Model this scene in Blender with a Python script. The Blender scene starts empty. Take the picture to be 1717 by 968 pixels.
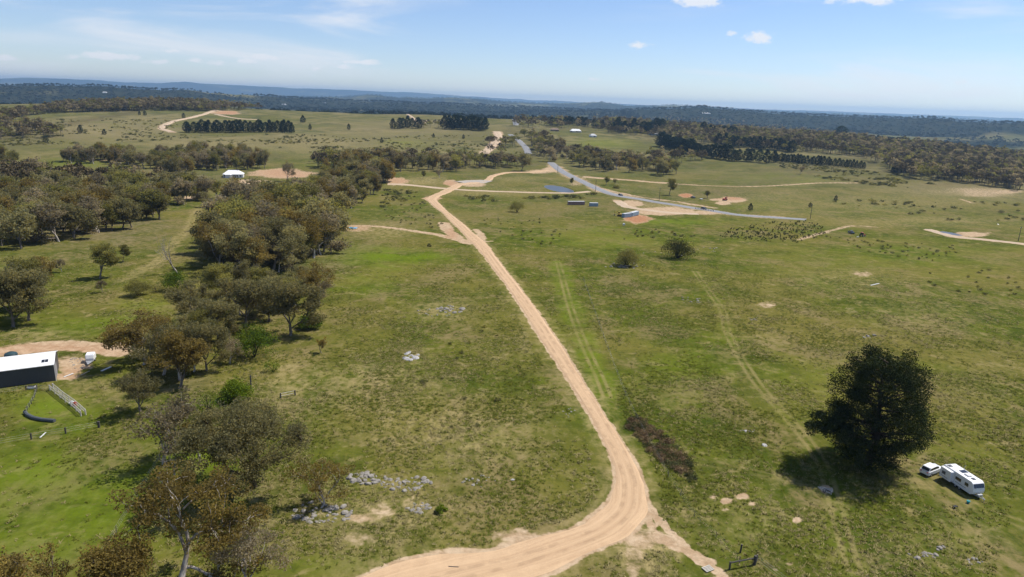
import bpy, math, random
import numpy as np
from mathutils import Matrix, Vector, Euler

# ------------------------------------------------------------------ scene, camera, light
scene = bpy.context.scene
R = math.radians
CAM_H, F_PX, PITCH, ROLL = 60.0, 1145.0, R(15.4), R(2.1)
PW, PH = 1717.0, 968.0
K = CAM_H / 45.0          # the relief table below was drawn for a 45 m viewpoint
cam_data = bpy.data.cameras.new('camera')
cam = bpy.data.objects.new('camera', cam_data)
scene.collection.objects.link(cam)
cam.location = (0, 0, CAM_H)
CAM_ROT = Matrix.Rotation(math.pi / 2 - PITCH, 3, 'X') @ Matrix.Rotation(ROLL, 3, 'Z')
cam.rotation_euler = CAM_ROT.to_euler()
cam_data.sensor_fit = 'HORIZONTAL'
cam_data.angle = 2 * math.atan(PW / 2 / F_PX)
cam_data.clip_start = 0.5
cam_data.clip_end = 90000
scene.camera = cam

SUN_EL = R(57)
SUN_AZ = R(64)            # clockwise from +Y: the sun stands to the right and beyond
sun_data = bpy.data.lights.new('sun', 'SUN')
sun_data.energy = 5.0
sun_data.angle = R(0.53)
sun_data.color = (1.0, 0.955, 0.88)
sun = bpy.data.objects.new('sun', sun_data)
scene.collection.objects.link(sun)
sdir = Vector((math.sin(SUN_AZ) * math.cos(SUN_EL), math.cos(SUN_AZ) * math.cos(SUN_EL), math.sin(SUN_EL)))
sun.rotation_euler = sdir.to_track_quat('Z', 'Y').to_euler()
sun.location = (60, 60, 120)

scene.view_settings.view_transform = 'Standard'
scene.view_settings.look = 'None'
scene.view_settings.gamma = 1.0
scene.view_settings.exposure = 0.12
scene.view_settings.use_curve_mapping = False
cy = scene.cycles
cy.max_bounces = 5
cy.diffuse_bounces = 2
cy.glossy_bounces = 2
cy.transmission_bounces = 3
cy.transparent_max_bounces = 8
cy.volume_bounces = 0
cy.caustics_reflective = False
cy.caustics_refractive = False
cy.use_adaptive_sampling = True
cy.adaptive_threshold = 0.02

# ------------------------------------------------------------------ node helper
class NT:
    def __init__(s, tree):
        s.t = tree; s.n = tree.nodes; s.l = tree.links
    def new(s, kind, **kw):
        nd = s.n.new(kind)
        ins = kw.pop('ins', None)
        for k, v in kw.items():
            setattr(nd, k, v)
        for k, v in (ins or {}).items():
            s.put(nd.inputs[k], v)
        return nd
    def put(s, sock, v):
        if isinstance(v, bpy.types.NodeSocket):
            s.l.new(v, sock)
        else:
            sock.default_value = v
    def math(s, op, a, b=0.0, c=0.0, clamp=False):
        nd = s.n.new('ShaderNodeMath'); nd.operation = op; nd.use_clamp = clamp
        s.put(nd.inputs[0], a); s.put(nd.inputs[1], b); s.put(nd.inputs[2], c)
        return nd.outputs[0]
    def mix(s, f, a, b, blend='MIX'):
        nd = s.n.new('ShaderNodeMix'); nd.data_type = 'RGBA'; nd.blend_type = blend
        s.put(nd.inputs[0], f)
        s.put(nd.inputs[6], a if isinstance(a, bpy.types.NodeSocket) else (*a[:3], 1))
        s.put(nd.inputs[7], b if isinstance(b, bpy.types.NodeSocket) else (*b[:3], 1))
        return nd.outputs[2]
    def noise(s, vec, scale, detail=4, rough=0.55, dist=0.0):
        nd = s.n.new('ShaderNodeTexNoise')
        s.put(nd.inputs['Vector'], vec); nd.inputs['Scale'].default_value = scale
        nd.inputs['Detail'].default_value = detail; nd.inputs['Roughness'].default_value = rough
        nd.inputs['Distortion'].default_value = dist
        return nd.outputs['Fac']
    def ramp(s, v, lo, hi, a=0.0, b=1.0, smooth=True):
        nd = s.n.new('ShaderNodeMapRange'); nd.clamp = True
        nd.interpolation_type = 'SMOOTHSTEP' if smooth else 'LINEAR'
        s.put(nd.inputs[0], v)
        for i, q in enumerate((lo, hi, a, b)):
            s.put(nd.inputs[i + 1], q)
        return nd.outputs[0]
    def mapping(s, vec, scale=(1, 1, 1), loc=(0, 0, 0), rot=(0, 0, 0)):
        nd = s.n.new('ShaderNodeMapping')
        s.put(nd.inputs['Vector'], vec)
        nd.inputs['Scale'].default_value = scale; nd.inputs['Location'].default_value = loc
        nd.inputs['Rotation'].default_value = rot
        return nd.outputs[0]

# ------------------------------------------------------------------ pixel -> direction
def pix_dir(px, py):
    d = CAM_ROT @ Vector(((px - PW / 2) / F_PX, -(py - PH / 2) / F_PX, -1.0))
    return d.normalized()

# ------------------------------------------------------------------ world: sky with thin clouds
world = bpy.data.worlds.new('World')
scene.world = world
world.use_nodes = True
world.cycles.sampling_method = 'MANUAL'
world.cycles.sample_map_resolution = 256
w = NT(world.node_tree)
w.n.clear()
sky = w.new('ShaderNodeTexSky', sky_type='NISHITA', sun_disc=False, sun_elevation=SUN_EL,
            sun_rotation=SUN_AZ, altitude=800, air_density=1.0, dust_density=0.0, ozone_density=3.0)
tc = w.new('ShaderNodeTexCoord').outputs['Generated']
sep = w.new('ShaderNodeSeparateXYZ', ins={0: tc})
az = w.math('ARCTAN2', sep.outputs[0], sep.outputs[1])
el = w.math('ARCSINE', sep.outputs[2])
ae = w.new('ShaderNodeCombineXYZ', ins={0: az, 1: el, 2: 0.0}).outputs[0]
# high cirrus: long streaks, thin
cw = w.mapping(ae, scale=(2.2, 15.0, 1.0), loc=(3.1, 0.9, 0), rot=(0, 0, R(7)))
ci = w.noise(cw, 1.5, 7, 0.55, 0.6)
cmask = w.noise(w.mapping(ae, scale=(1.3, 5.0, 1.0), loc=(7.7, 2.2, 0)), 1.6, 2, 0.5)
cirrus = w.math('MULTIPLY', w.ramp(ci, 0.42, 0.70), w.ramp(cmask, 0.42, 0.60))
cirrus = w.math('MULTIPLY', cirrus, 0.75)
# small fair-weather cumulus, each a ragged flat-bottomed puff
cn = w.noise(w.mapping(ae, scale=(1, 1.6, 1)), 85.0, 5, 0.6)
cn2 = w.noise(w.mapping(ae, scale=(1, 1.6, 1)), 30.0, 3, 0.6)
puffs = None
for px, py, wx, wy, amp in [(1170, 1, 40, 11, 1.0), (1466, -3, 52, 10, 1.0), (1271, 62, 26, 9, .95), (1232, 56, 14, 5, .3),
                            (1075, 76, 26, 8, .3), (183, 94, 34, 7, .8), (442, 96, 44, 7, .75), (412, 101, 24, 6, .55),
                            (607, 104, 36, 6, .75), (268, 104, 22, 5, .4), (328, 102, 16, 5, .5), (366, 106, 20, 6, .45),
                            (490, 103, 18, 5, .5), (995, 133, 14, 4, .45), (1612, 138, 13, 4, .4), (120, 96, 26, 5, .3),
                            (520, 115, 20, 5, .35), (290, 86, 22, 5, .35), (5, 97, 14, 5, .45), (575, 112, 20, 5, .35)]:
    d = pix_dir(px, py)
    a0, e0 = math.atan2(d.x, d.y), math.asin(d.z)
    sx, sy = F_PX / wx, F_PX / wy
    ma = w.new('ShaderNodeVectorMath', operation='MULTIPLY_ADD', ins={0: ae, 1: (sx, sy, 0), 2: (-a0 * sx, -e0 * sy, (1 - amp) * 0.9)})
    rr = w.new('ShaderNodeVectorMath', operation='LENGTH', ins={0: ma.outputs[0]}).outputs['Value']
    puffs = rr if puffs is None else w.math('MINIMUM', puffs, rr)
v = w.math('ADD', w.math('SUBTRACT', 1.0, puffs), w.math('MULTIPLY', w.math('SUBTRACT', cn, 0.5), 1.5))
v = w.math('ADD', v, w.math('MULTIPLY', w.math('SUBTRACT', cn2, 0.5), 1.6))
puffs = w.ramp(v, -0.1, 0.6)
cov = w.math('MAXIMUM', cirrus, w.math('MULTIPLY', puffs, 0.85))
skycol = w.mix(cov, w.mix(1.0, sky.outputs[0], (.89, .905, 1.04), 'MULTIPLY'), (7.0, 7.15, 7.5))
bg = w.new('ShaderNodeBackground', ins={'Color': skycol, 'Strength': 0.118})
out = w.new('ShaderNodeOutputWorld')
w.l.new(bg.outputs[0], out.inputs['Surface'])

# ------------------------------------------------------------------ numpy noise
def _hash(ix, iy, seed):
    n = (ix.astype(np.int64) * 374761393 + iy.astype(np.int64) * 668265263 + seed * 1442695041) & 0x7fffffff
    n = ((n ^ (n >> 13)) * 1274126177) & 0x7fffffff
    n = (n ^ (n >> 16)) & 0xffffff
    return n / float(0xffffff)
def vnoise(x, y, seed=0):
    x = np.asarray(x, float); y = np.asarray(y, float)
    ix = np.floor(x); iy = np.floor(y)
    fx = x - ix; fy = y - iy
    fx = fx * fx * fx * (fx * (fx * 6 - 15) + 10); fy = fy * fy * fy * (fy * (fy * 6 - 15) + 10)
    a = _hash(ix, iy, seed); b = _hash(ix + 1, iy, seed)
    c = _hash(ix, iy + 1, seed); d = _hash(ix + 1, iy + 1, seed)
    return (a + (b - a) * fx) * (1 - fy) + (c + (d - c) * fx) * fy
def fbm(x, y, seed=0, octv=4, gain=0.5):
    s = 0.0; amp = 1.0; tot = 0.0
    for o in range(octv):
        s = s + amp * (vnoise(x, y, seed + o * 17) - 0.5)
        tot += amp; amp *= gain; x = x * 2.03 + 11.3; y = y * 2.03 + 5.7
    return s / tot * 2.0          # about -1..1
def sstep(v, a, b):
    t = np.clip((v - a) / (b - a), 0, 1)
    return t * t * (3 - 2 * t)

# ------------------------------------------------------------------ terrain height
TAB_AZ = np.array([-50, -40, -28, -14, 0, 14, 28, 40, 50], float)
TAB_D = np.array([0, 130, 250, 420, 560, 800, 1050, 1250, 1600, 2300], float)
TAB_Z = np.array([
    [0, 0, -3, -8, -9, -4, 4, 8, 0, -55],
    [0, 0, -3, -8, -9, -4, 4, 9, 0, -55],
    [0, 0, -3, -9, -10, -4, 5, 11, 2, -55],
    [0, 0, -4, -11, -12, -4, 6, 12, 4, -55],
    [0, 0, -4, -13, -14, -4, 8, 14, 5, -55],
    [0, 0, -4, -13, -13, -7, 3, 9, 4, -55],
    [0, 0, -3, -9, -9, -6, 1, 6, -2, -60],
    [0, 0, -2, -7, -10, -13, -12, -16, -34, -62],
    [0, 0, -2, -7, -10, -13, -14, -20, -36, -62]], float)
# smooth the table once onto a fine regular lattice (distance on a square-root axis)
_LD = np.linspace(0, math.sqrt(2300), 240)
_LA = np.linspace(-50, 50, 101)
_tmp = np.array([np.interp(_LD ** 2, TAB_D, TAB_Z[i]) for i in range(len(TAB_AZ))])
_LAT = np.array([np.interp(_LA, TAB_AZ, _tmp[:, j]) for j in range(_tmp.shape[1])]).T
for _ in range(3):
    k = np.ones(13) / 13
    _LAT = np.array([np.convolve(np.pad(r, 6, 'edge'), k, 'valid') for r in _LAT])
    k = np.ones(9) / 9
    _LAT = np.array([np.convolve(np.pad(c, 4, 'edge'), k, 'valid') for c in _LAT.T]).T
def _ridge(pts, D0, wd, rough):
    aa, zz = [], []
    for (px, py) in pts:
        d = pix_dir(px, py); aa.append(math.degrees(math.atan2(d.x, d.y))); zz.append(45 - (5 if D0 < 5000 else 0) + (3 if 5000 < D0 < 9000 else 0) + D0 * d.z / math.hypot(d.x, d.y))
    return (np.array(aa), np.array(zz), D0, wd, rough)
RIDGES = [
    _ridge([(-300, 140), (0, 143), (100, 141), (185, 144), (225, 148), (275, 150), (317, 149), (350, 154), (430, 158), (480, 163), (570, 167), (700, 172), (860, 178), (1000, 184), (1100, 190), (1300, 200), (1717, 215)], 4000, 620, 6),
    _ridge([(-300, 150), (0, 152), (200, 155), (430, 163), (575, 164), (620, 159), (667, 165), (680, 164), (712, 166), (755, 164), (785, 165.5), (805, 167), (842, 171), (897, 174), (960, 174), (1010, 172), (1030, 175), (1050, 178), (1085, 179), (1125, 177), (1180, 179), (1300, 188), (1717, 206)], 7200, 900, 5),
    _ridge([(-300, 175), (300, 175), (700, 184), (900, 188), (1050, 184), (1120, 181), (1180, 178), (1210, 181), (1290, 188), (1337, 191), (1412, 194), (1500, 197), (1575, 196), (1600, 200), (1662, 202), (1717, 201), (2000, 206)], 3500, 520, 5),
    _ridge([(-300, 160), (400, 166), (800, 182), (1000, 194), (1200, 199), (1450, 206), (1717, 212)], 2750, 260, 4),
    _ridge([(-300, 131), (0, 132), (60, 131), (150, 134), (210, 138), (270, 140), (300, 138), (311, 137), (330, 140), (430, 145), (580, 151), (705, 156), (860, 166), (1000, 173), (1125, 177.5), (1290, 184), (1400, 187), (1480, 190), (1600, 194.5), (1717, 199)], 16500, 1100, 16)]
PONDS = []                       # (cx, cy, rx, ry, rot, depth) filled below
def _h45(x, y):
    x, y = np.broadcast_arrays(np.asarray(x, float), np.asarray(y, float))
    shp = x.shape; x = x.ravel(); y = y.ravel()
    D = np.hypot(x, y) + 1e-6
    A = np.clip(np.degrees(np.arctan2(x, y)), -49.99, 49.99)
    u = np.clip(np.sqrt(np.minimum(D, 2299.9)) / math.sqrt(2300) * 239, 0, 238.999)
    v = (A + 50)
    iu = u.astype(int); iv = v.astype(int); fu = u - iu; fv = v - iv
    z = (_LAT[iv, iu] * (1 - fu) + _LAT[iv, iu + 1] * fu) * (1 - fv) + (_LAT[iv + 1, iu] * (1 - fu) + _LAT[iv + 1, iu + 1] * fu) * fv
    far = sstep(D, 1900, 3600)
    z = z + 12 * np.exp(-((A + 27.5) / 7.5) ** 2 - ((D - 1330) / 150) ** 2)
    k = np.where(D < 1500)[0]
    z[k] += 0.35 * fbm(x[k] / 38, y[k] / 38, 3, 3) * (1 - sstep(D[k], 400, 1500))
    k = np.where(D < 320)[0]
    z[k] += 0.07 * fbm(x[k] / 6, y[k] / 6, 9, 2) * (1 - sstep(D[k], 150, 320))
    k = np.where((D > 120) & (D < 3600))[0]
    z[k] += sstep(D[k], 120, 700) * (1 - far[k]) * 4.6 * fbm(x[k] / 240, y[k] / 240, 21, 3)
    k = np.where(D > 1900)[0]
    if len(k): z[k] = z[k] * (1 - far[k]) + far[k] * _hills(x[k], y[k], D[k])
    for (cx, cy, rx, ry, c, s, dep) in PONDS:
        k = np.where((np.abs(x - cx) < 2 * (rx + ry)) & (np.abs(y - cy) < 2 * (rx + ry)))[0]
        ux = ((x[k] - cx) * c + (y[k] - cy) * s) / rx; uy = (-(x[k] - cx) * s + (y[k] - cy) * c) / ry
        z[k] -= dep * (1 - sstep(np.hypot(ux, uy), 0.8, 1.25))
    return z.reshape(shp)
def _hills(x, y, D):
    # wooded hills and the faint range, each a ridge with its own skyline
    Ad = np.degrees(np.arctan2(x, y))
    hills = -62 + 26 * fbm(x / 1500 + 4.4, y / 900 + 1.2, 33, 4, 0.52)
    for (aa, zz, D0, wd, rough) in RIDGES:
        q = np.where(np.abs(D - D0) < wd * 2.6 + .12 * D0)[0]
        if not len(q): continue
        Aq, Dq = Ad[q], D[q]
        top = np.interp(Aq, aa, zz, left=zz[0], right=zz[-1]) + rough * fbm(Aq / 1.1 + D0, Aq * 0 + 2.5, 41, 4)
        wob = D0 + 0.10 * D0 * fbm(Aq / 8.0 + D0, Aq * 0 + 5.5, 47, 3)
        e = (Dq - wob) / wd
        hills[q] = np.maximum(hills[q], -62 + (top + 62) * np.exp(-e ** 2) + 9 * fbm(x[q] / 420, y[q] / 420, 35, 4) * np.exp(-(e / 1.3) ** 2) * sstep(np.abs(e), .05, .3))
    return np.maximum(hills, -85)
def height(x, y):
    return K * _h45(np.asarray(x, float) / K, np.asarray(y, float) / K)

def ground(pxs, pys):
    """pixels of the photograph -> points on the terrain (N,3)"""
    pxs = np.atleast_1d(np.asarray(pxs, float)); pys = np.atleast_1d(np.asarray(pys, float))
    rot = np.array(CAM_ROT)
    d = np.stack([(pxs - PW / 2) / F_PX, -(pys - PH / 2) / F_PX, -np.ones_like(pxs)], 1) @ rot.T
    d /= np.linalg.norm(d, axis=1)[:, None]
    ts = 30 * (1.012 ** np.arange(560))
    lo = np.empty(len(pxs)); hi = np.empty(len(pxs))
    for i in range(0, len(pxs), 400):
        dc = d[i:i + 400]
        p = dc[:, None, :] * ts[None, :, None]
        below = CAM_H + p[:, :, 2] < height(p[:, :, 0], p[:, :, 1])
        k = np.where(below.any(1), below.argmax(1), len(ts) - 1)
        k = np.maximum(k, 1)
        lo[i:i + 400] = ts[k - 1]; hi[i:i + 400] = ts[k]
    for _ in range(12):
        m = (lo + hi) / 2; p = d * m[:, None]
        b = CAM_H + p[:, 2] < height(p[:, 0], p[:, 1])
        hi = np.where(b, m, hi); lo = np.where(b, lo, m)
    p = d * hi[:, None]
    return np.stack([p[:, 0], p[:, 1], height(p[:, 0], p[:, 1])], 1)
_GC = {}
def G(px, py):
    k = (round(px, 2), round(py, 2))
    if k not in _GC: _GC[k] = ground([px], [py])[0]
    return _GC[k]
def px_per_m(p):
    """pixels of the photograph per metre at a world point"""
    v = np.array(CAM_ROT).T @ (np.array(p) - np.array([0, 0, CAM_H]))
    return F_PX / max(-v[2], 1)

for px, py, rx, ry, dep in [(938, 316.5, 17, 5.2, 1.0), (1596, 391.5, 11, 2.6, 0.8)]:
    c = G(px, py); a = G(px + rx, py) - c; b = G(px, py - ry) - c
    ang = math.atan2(a[1], a[0])
    PONDS.append((c[0] / K, c[1] / K, float(np.hypot(a[0], a[1])) / K, float(np.hypot(b[0], b[1])) / K, math.cos(ang), math.sin(ang), dep))
_GC.clear()

# ------------------------------------------------------------------ object helpers
COL = scene.collection
def tag(o, label=None, cat=None, group=None, kind=None):
    if label: o['label'] = label
    if cat: o['category'] = cat
    if group: o['group'] = group
    if kind: o['kind'] = kind
    return o
def link(name, mesh, parent=None, loc=(0, 0, 0)):
    o = bpy.data.objects.new(name, mesh); COL.objects.link(o)
    o.location = loc
    if parent: o.parent = parent
    return o
def empty(name, loc, rz=0.0, label=None, cat=None, group=None, scale=1.0):
    o = bpy.data.objects.new(name, None); COL.objects.link(o)
    o.empty_display_size = 0.3
    o.location = loc; o.rotation_euler = (0, 0, rz); o.scale = (scale,) * 3
    return tag(o, label, cat, group)
def mesh_np(name, verts, faces, mats=(), smooth=False, mat_idx=None):
    """verts (N,3); faces (M,k) all of one size"""
    verts = np.asarray(verts, np.float32); faces = np.asarray(faces, np.int32)
    me = bpy.data.meshes.new(name)
    k = faces.shape[1]
    me.vertices.add(len(verts)); me.vertices.foreach_set('co', verts.ravel())
    me.loops.add(faces.size); me.loops.foreach_set('vertex_index', faces.ravel())
    me.polygons.add(len(faces))
    me.polygons.foreach_set('loop_start', np.arange(0, faces.size, k, dtype=np.int32))
    if smooth: me.polygons.foreach_set('use_smooth', np.ones(len(faces), bool))
    for m in mats: me.materials.append(m)
    if mat_idx is not None: me.polygons.foreach_set('material_index', np.asarray(mat_idx, np.int32))
    me.update(calc_edges=True); me.validate()
    return me
def attr(me, name, data, kind='FLOAT', domain='POINT'):
    a = me.attributes.new(name, kind, domain)
    a.data.foreach_set({'FLOAT': 'value', 'FLOAT_COLOR': 'color', 'FLOAT_VECTOR': 'vector', 'INT': 'value'}[kind], np.asarray(data, np.int32 if kind == 'INT' else np.float32).ravel())

class MB:
    """collects boxes, tubes, prisms; build() links ONE mesh object"""
    def __init__(s): s.v = []; s.f = []
    def add(s, vs, fs):
        b = len(s.v); s.v += [tuple(q) for q in vs]; s.f += [tuple(b + i for i in f) for f in fs]; return s
    def box(s, x0, x1, y0, y1, z0, z1):
        return s.add([(x0, y0, z0), (x1, y0, z0), (x1, y1, z0), (x0, y1, z0), (x0, y0, z1), (x1, y0, z1), (x1, y1, z1), (x0, y1, z1)],
                     [(0, 3, 2, 1), (4, 5, 6, 7), (0, 1, 5, 4), (1, 2, 6, 5), (2, 3, 7, 6), (3, 0, 4, 7)])
    def tube(s, pts, rad, n=6, cap=True):
        pts = [Vector(p) for p in pts]
        rad = rad if isinstance(rad, (list, tuple)) else [rad] * len(pts)
        vs, fs = [], []
        for i, p in enumerate(pts):
            d = (pts[min(i + 1, len(pts) - 1)] - pts[max(i - 1, 0)]).normalized()
            a = d.cross(Vector((0, 0, 1)) if abs(d.z) < 0.9 else Vector((1, 0, 0))).normalized(); b = d.cross(a)
            for k in range(n):
                t = 2 * math.pi * k / n
                vs.append(p + (a * math.cos(t) + b * math.sin(t)) * rad[i])
        for i in range(len(pts) - 1):
            for k in range(n):
                fs.append((i * n + k, i * n + (k + 1) % n, (i + 1) * n + (k + 1) % n, (i + 1) * n + k))
        if cap:
            fs.append(tuple(range(n))[::-1]); fs.append(tuple((len(pts) - 1) * n + k for k in range(n)))
        return s.add(vs, fs)
    def extrude(s, prof, axis, a, b):
        """closed profile (list of 2-tuples) swept along axis 'x','y' or 'z' from a to b"""
        n = len(prof); vs = []
        for t in (a, b):
            for (p, q) in prof:
                vs.append({'x': (t, p, q), 'y': (p, t, q), 'z': (p, q, t)}[axis])
        fs = [tuple(range(n))[::-1], tuple(range(n, 2 * n))] + [(i, (i + 1) % n, n + (i + 1) % n, n + i) for i in range(n)]
        return s.add(vs, fs)
    def build(s, name, mat, parent=None, loc=(0, 0, 0), bevel=0.0, smooth=False, label=None):
        me = bpy.data.meshes.new(name); me.from_pydata(s.v, [], s.f); me.validate()
        import bmesh
        bm = bmesh.new(); bm.from_mesh(me); bmesh.ops.recalc_face_normals(bm, faces=bm.faces)
        if bevel: bmesh.ops.bevel(bm, geom=bm.edges[:], offset=bevel, segments=2, affect='EDGES', clamp_overlap=True)
        bm.to_mesh(me); bm.free()
        if smooth: me.polygons.foreach_set('use_smooth', np.ones(len(me.polygons), bool))
        me.materials.append(mat)
        o = link(name, me, parent, loc)
        if label: o['label'] = label
        return o

def new_mat(name):
    m = bpy.data.materials.new(name); m.use_nodes = True
    t = NT(m.node_tree); t.n.clear()
    o = t.new('ShaderNodeOutputMaterial')
    return m, t, o
def plain(name, col, rough=0.6, metal=0.0, var=0.12, scale=3.0, spec=0.4, bump=0.0):
    m, t, o = new_mat(name)
    tcn = t.new('ShaderNodeTexCoord').outputs['Object']
    n = t.noise(tcn, scale, 5, 0.6)
    c = t.mix(t.ramp(n, 0.3, 0.7), tuple(q * (1 - var) for q in col), tuple(min(1, q * (1 + var)) for q in col))
    b = t.new('ShaderNodeBsdfPrincipled', ins={'Base Color': c, 'Roughness': rough, 'Metallic': metal, 'Specular IOR Level': spec})
    if bump:
        bp = t.new('ShaderNodeBump', ins={'Strength': bump, 'Distance': 0.05, 'Height': n}); t.l.new(bp.outputs[0], b.inputs['Normal'])
    t.l.new(b.outputs[0], o.inputs['Surface'])
    return m

# ------------------------------------------------------------------ smooth polylines on the ground
def catmull(P, step):
    P = np.asarray(P, float)
    if len(P) < 3:
        n = max(2, int(np.linalg.norm(P[-1] - P[0]) / step) + 1)
        return P[0] + (P[-1] - P[0]) * np.linspace(0, 1, n)[:, None]
    Q = np.vstack([2 * P[0] - P[1], P, 2 * P[-1] - P[-2]])
    res = []
    for i in range(1, len(Q) - 2):
        n = max(2, int(np.linalg.norm(Q[i + 1] - Q[i]) / step) + 1)
        t = np.linspace(0, 1, n, endpoint=False)[:, None]
        p0, p1, p2, p3 = Q[i - 1], Q[i], Q[i + 1], Q[i + 2]
        res.append(0.5 * ((2 * p1) + (-p0 + p2) * t + (2 * p0 - 5 * p1 + 4 * p2 - p3) * t ** 2 + (-p0 + 3 * p1 - 3 * p2 + p3) * t ** 3))
    res.append(P[-1:])
    return np.vstack(res)
def line_px(pts, step=4.0):
    g = ground([p[0] for p in pts], [p[1] for p in pts])[:, :2]
    return catmull(g, step)

# ------------------------------------------------------------------ ground sheet with painted wear
cols = np.concatenate([np.linspace(-180, -49, 34)[:-1], np.linspace(-49, 49, 790), np.linspace(49, 180, 34)[1:]])
cols = np.radians(cols[:-1])
rows = np.concatenate([np.geomspace(2, 50, 14)[:-1], np.geomspace(50, 1500, 560)[:-1], np.geomspace(1500, 19000, 205)])
rows = rows * K
DD, AA = np.meshgrid(rows, cols, indexing='ij')
GX = (DD * np.sin(AA)).ravel(); GY = (DD * np.cos(AA)).ravel()
GZ = height(GX, GY)
nr, nc = len(rows), len(cols)
GD = DD.ravel() / K; GA = np.degrees(AA.ravel())

def near(line, rad):
    """indices of the ground vertices within rad of a polyline, and their distances"""
    lo = line.min(0) - rad; hi = line.max(0) + rad
    idx = np.where((GX > lo[0]) & (GX < hi[0]) & (GY > lo[1]) & (GY < hi[1]))[0]
    best = np.full(len(idx), 1e9); x = GX[idx]; y = GY[idx]
    for a, b in zip(line[:-1], line[1:]):
        s = np.where((x > min(a[0], b[0]) - rad) & (x < max(a[0], b[0]) + rad) & (y > min(a[1], b[1]) - rad) & (y < max(a[1], b[1]) + rad))[0]
        d = b - a; L = d @ d + 1e-9
        t = np.clip(((x[s] - a[0]) * d[0] + (y[s] - a[1]) * d[1]) / L, 0, 1)
        best[s] = np.minimum(best[s], np.hypot(x[s] - a[0] - t * d[0], y[s] - a[1] - t * d[1]))
    k = best < rad
    return idx[k], best[k]
def blob(px, py, rx, ry, soft=0.5, seed=0, rag=0.35):
    c, a, b = ground([px, px + rx, px], [py, py, py + ry])[:, :2]
    a = a - c; b = c - b
    M = np.linalg.inv(np.array([a, b]).T)
    ex = 2.2 * (abs(a) + abs(b))
    k = np.where((abs(GX - c[0]) < ex[0]) & (abs(GY - c[1]) < ex[1]))[0]
    u = M[0, 0] * (GX[k] - c[0]) + M[0, 1] * (GY[k] - c[1]); v = M[1, 0] * (GX[k] - c[0]) + M[1, 1] * (GY[k] - c[1])
    return BL(k, 1 - sstep(np.hypot(u, v) + rag * fbm(u * 2.2 + px, v * 2.2 + py, seed, 4), 1 - soft, 1 + soft * 0.4))
class BL:
    def __init__(s, k, v): s.k = k; s.v = v
    def __mul__(s, f): return BL(s.k, s.v * f)

soil = np.zeros(len(GX)); red = np.zeros(len(GX)); lush = np.zeros(len(GX)); dry = np.zeros(len(GX)); litter = np.zeros(len(GX)); dark = np.zeros(len(GX))
def mx(a, b): a[b.k] = np.maximum(a[b.k], b.v)

ROAD_L = [(440, 1030), (520, 998), (600, 972), (690, 951), (762, 938), (850, 913), (920, 900), (965, 888), (1006, 862), (1024, 832), (1029, 800), (1020, 762), (1000, 721), (958, 650), (911, 575), (868, 510), (829, 455), (800, 416), (776, 392), (746, 363), (726, 346), (713, 334)]
ROAD_R = [(560, 1100), (700, 1035), (860, 980), (920, 962), (970, 948), (1020, 926), (1058, 900), (1080, 876), (1090, 853), (1088, 826), (1078, 800), (1062, 770), (1032, 720), (986, 650), (941, 580), (894, 510), (851, 455), (818, 413), (793, 390), (762, 363), (743, 347), (731, 334)]
rl = ground(*zip(*ROAD_L))[:, :2]; rr_ = ground(*zip(*ROAD_R))[:, :2]
_rm = catmull(np.column_stack([(rl + rr_) / 2, np.linalg.norm(rl - rr_, axis=1) / 2]), 2.0)
road_mid = _rm[:, :2]
_tn = np.gradient(road_mid, axis=0); _tn /= np.linalg.norm(_tn, axis=1)[:, None]
# the two edges were read across the picture: take the part of their spacing square to the road
_cx = np.interp(np.linspace(0, 1, len(_rm)), np.linspace(0, 1, len(rl)), (rr_ - rl)[:, 0]); _cy = np.interp(np.linspace(0, 1, len(_rm)), np.linspace(0, 1, len(rl)), (rr_ - rl)[:, 1])
_si = np.abs(_tn[:, 0] * _cy - _tn[:, 1] * _cx) / np.hypot(_cx, _cy)
road_half = np.clip(.9 * _rm[:, 2] * np.clip(_si, .5, 1), 1.5, 6)
k, d = near(road_mid, 14)
_j = np.concatenate([np.argmin((GX[c_][:, None] - road_mid[None, :, 0]) ** 2 + (GY[c_][:, None] - road_mid[None, :, 1]) ** 2, 1) for c_ in np.array_split(k, 60)])
d = d - road_half[_j]
nz = fbm(GX[k] / 3.0, GY[k] / 3.0, 70, 4)
mx(soil, BL(k, (1 - sstep(d + .5 * nz, 0.0, .8)) * 0.8))
mx(dry, BL(k, (1 - sstep(d + 1.6 * nz, .4, 3.4)) * 0.55))
rut = np.zeros(len(GX))
def track(pts, wid, k=0.9, into=None, soft=0.6, rag=0.5):
    wid = wid * K
    ln = line_px(pts, 3.0)
    i, dd = near(ln, wid * 2 + 4)
    sc = max(wid, 1.0)
    n = fbm(GX[i] / (sc * 1.2), GY[i] / (sc * 1.2), 71, 4)
    mx(soil if into is None else into, BL(i, k * (1 - sstep(dd + rag * wid * 0.5 * n, wid * 0.5 * (1 - soft), wid * 0.5 * (1 + soft)))))
    return ln
def ruts(pts, gauge, wid, k, into):
    ln = line_px(pts, 3.0)
    i, dd = near(ln, gauge + 3)
    n = fbm(GX[i] / 5, GY[i] / 5, 72, 3)
    mx(into, BL(i, k * (1 - sstep(np.abs(dd - gauge / 2), wid * 0.3, wid)) * np.clip(0.65 + 0.7 * n, 0, 1)))
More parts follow.
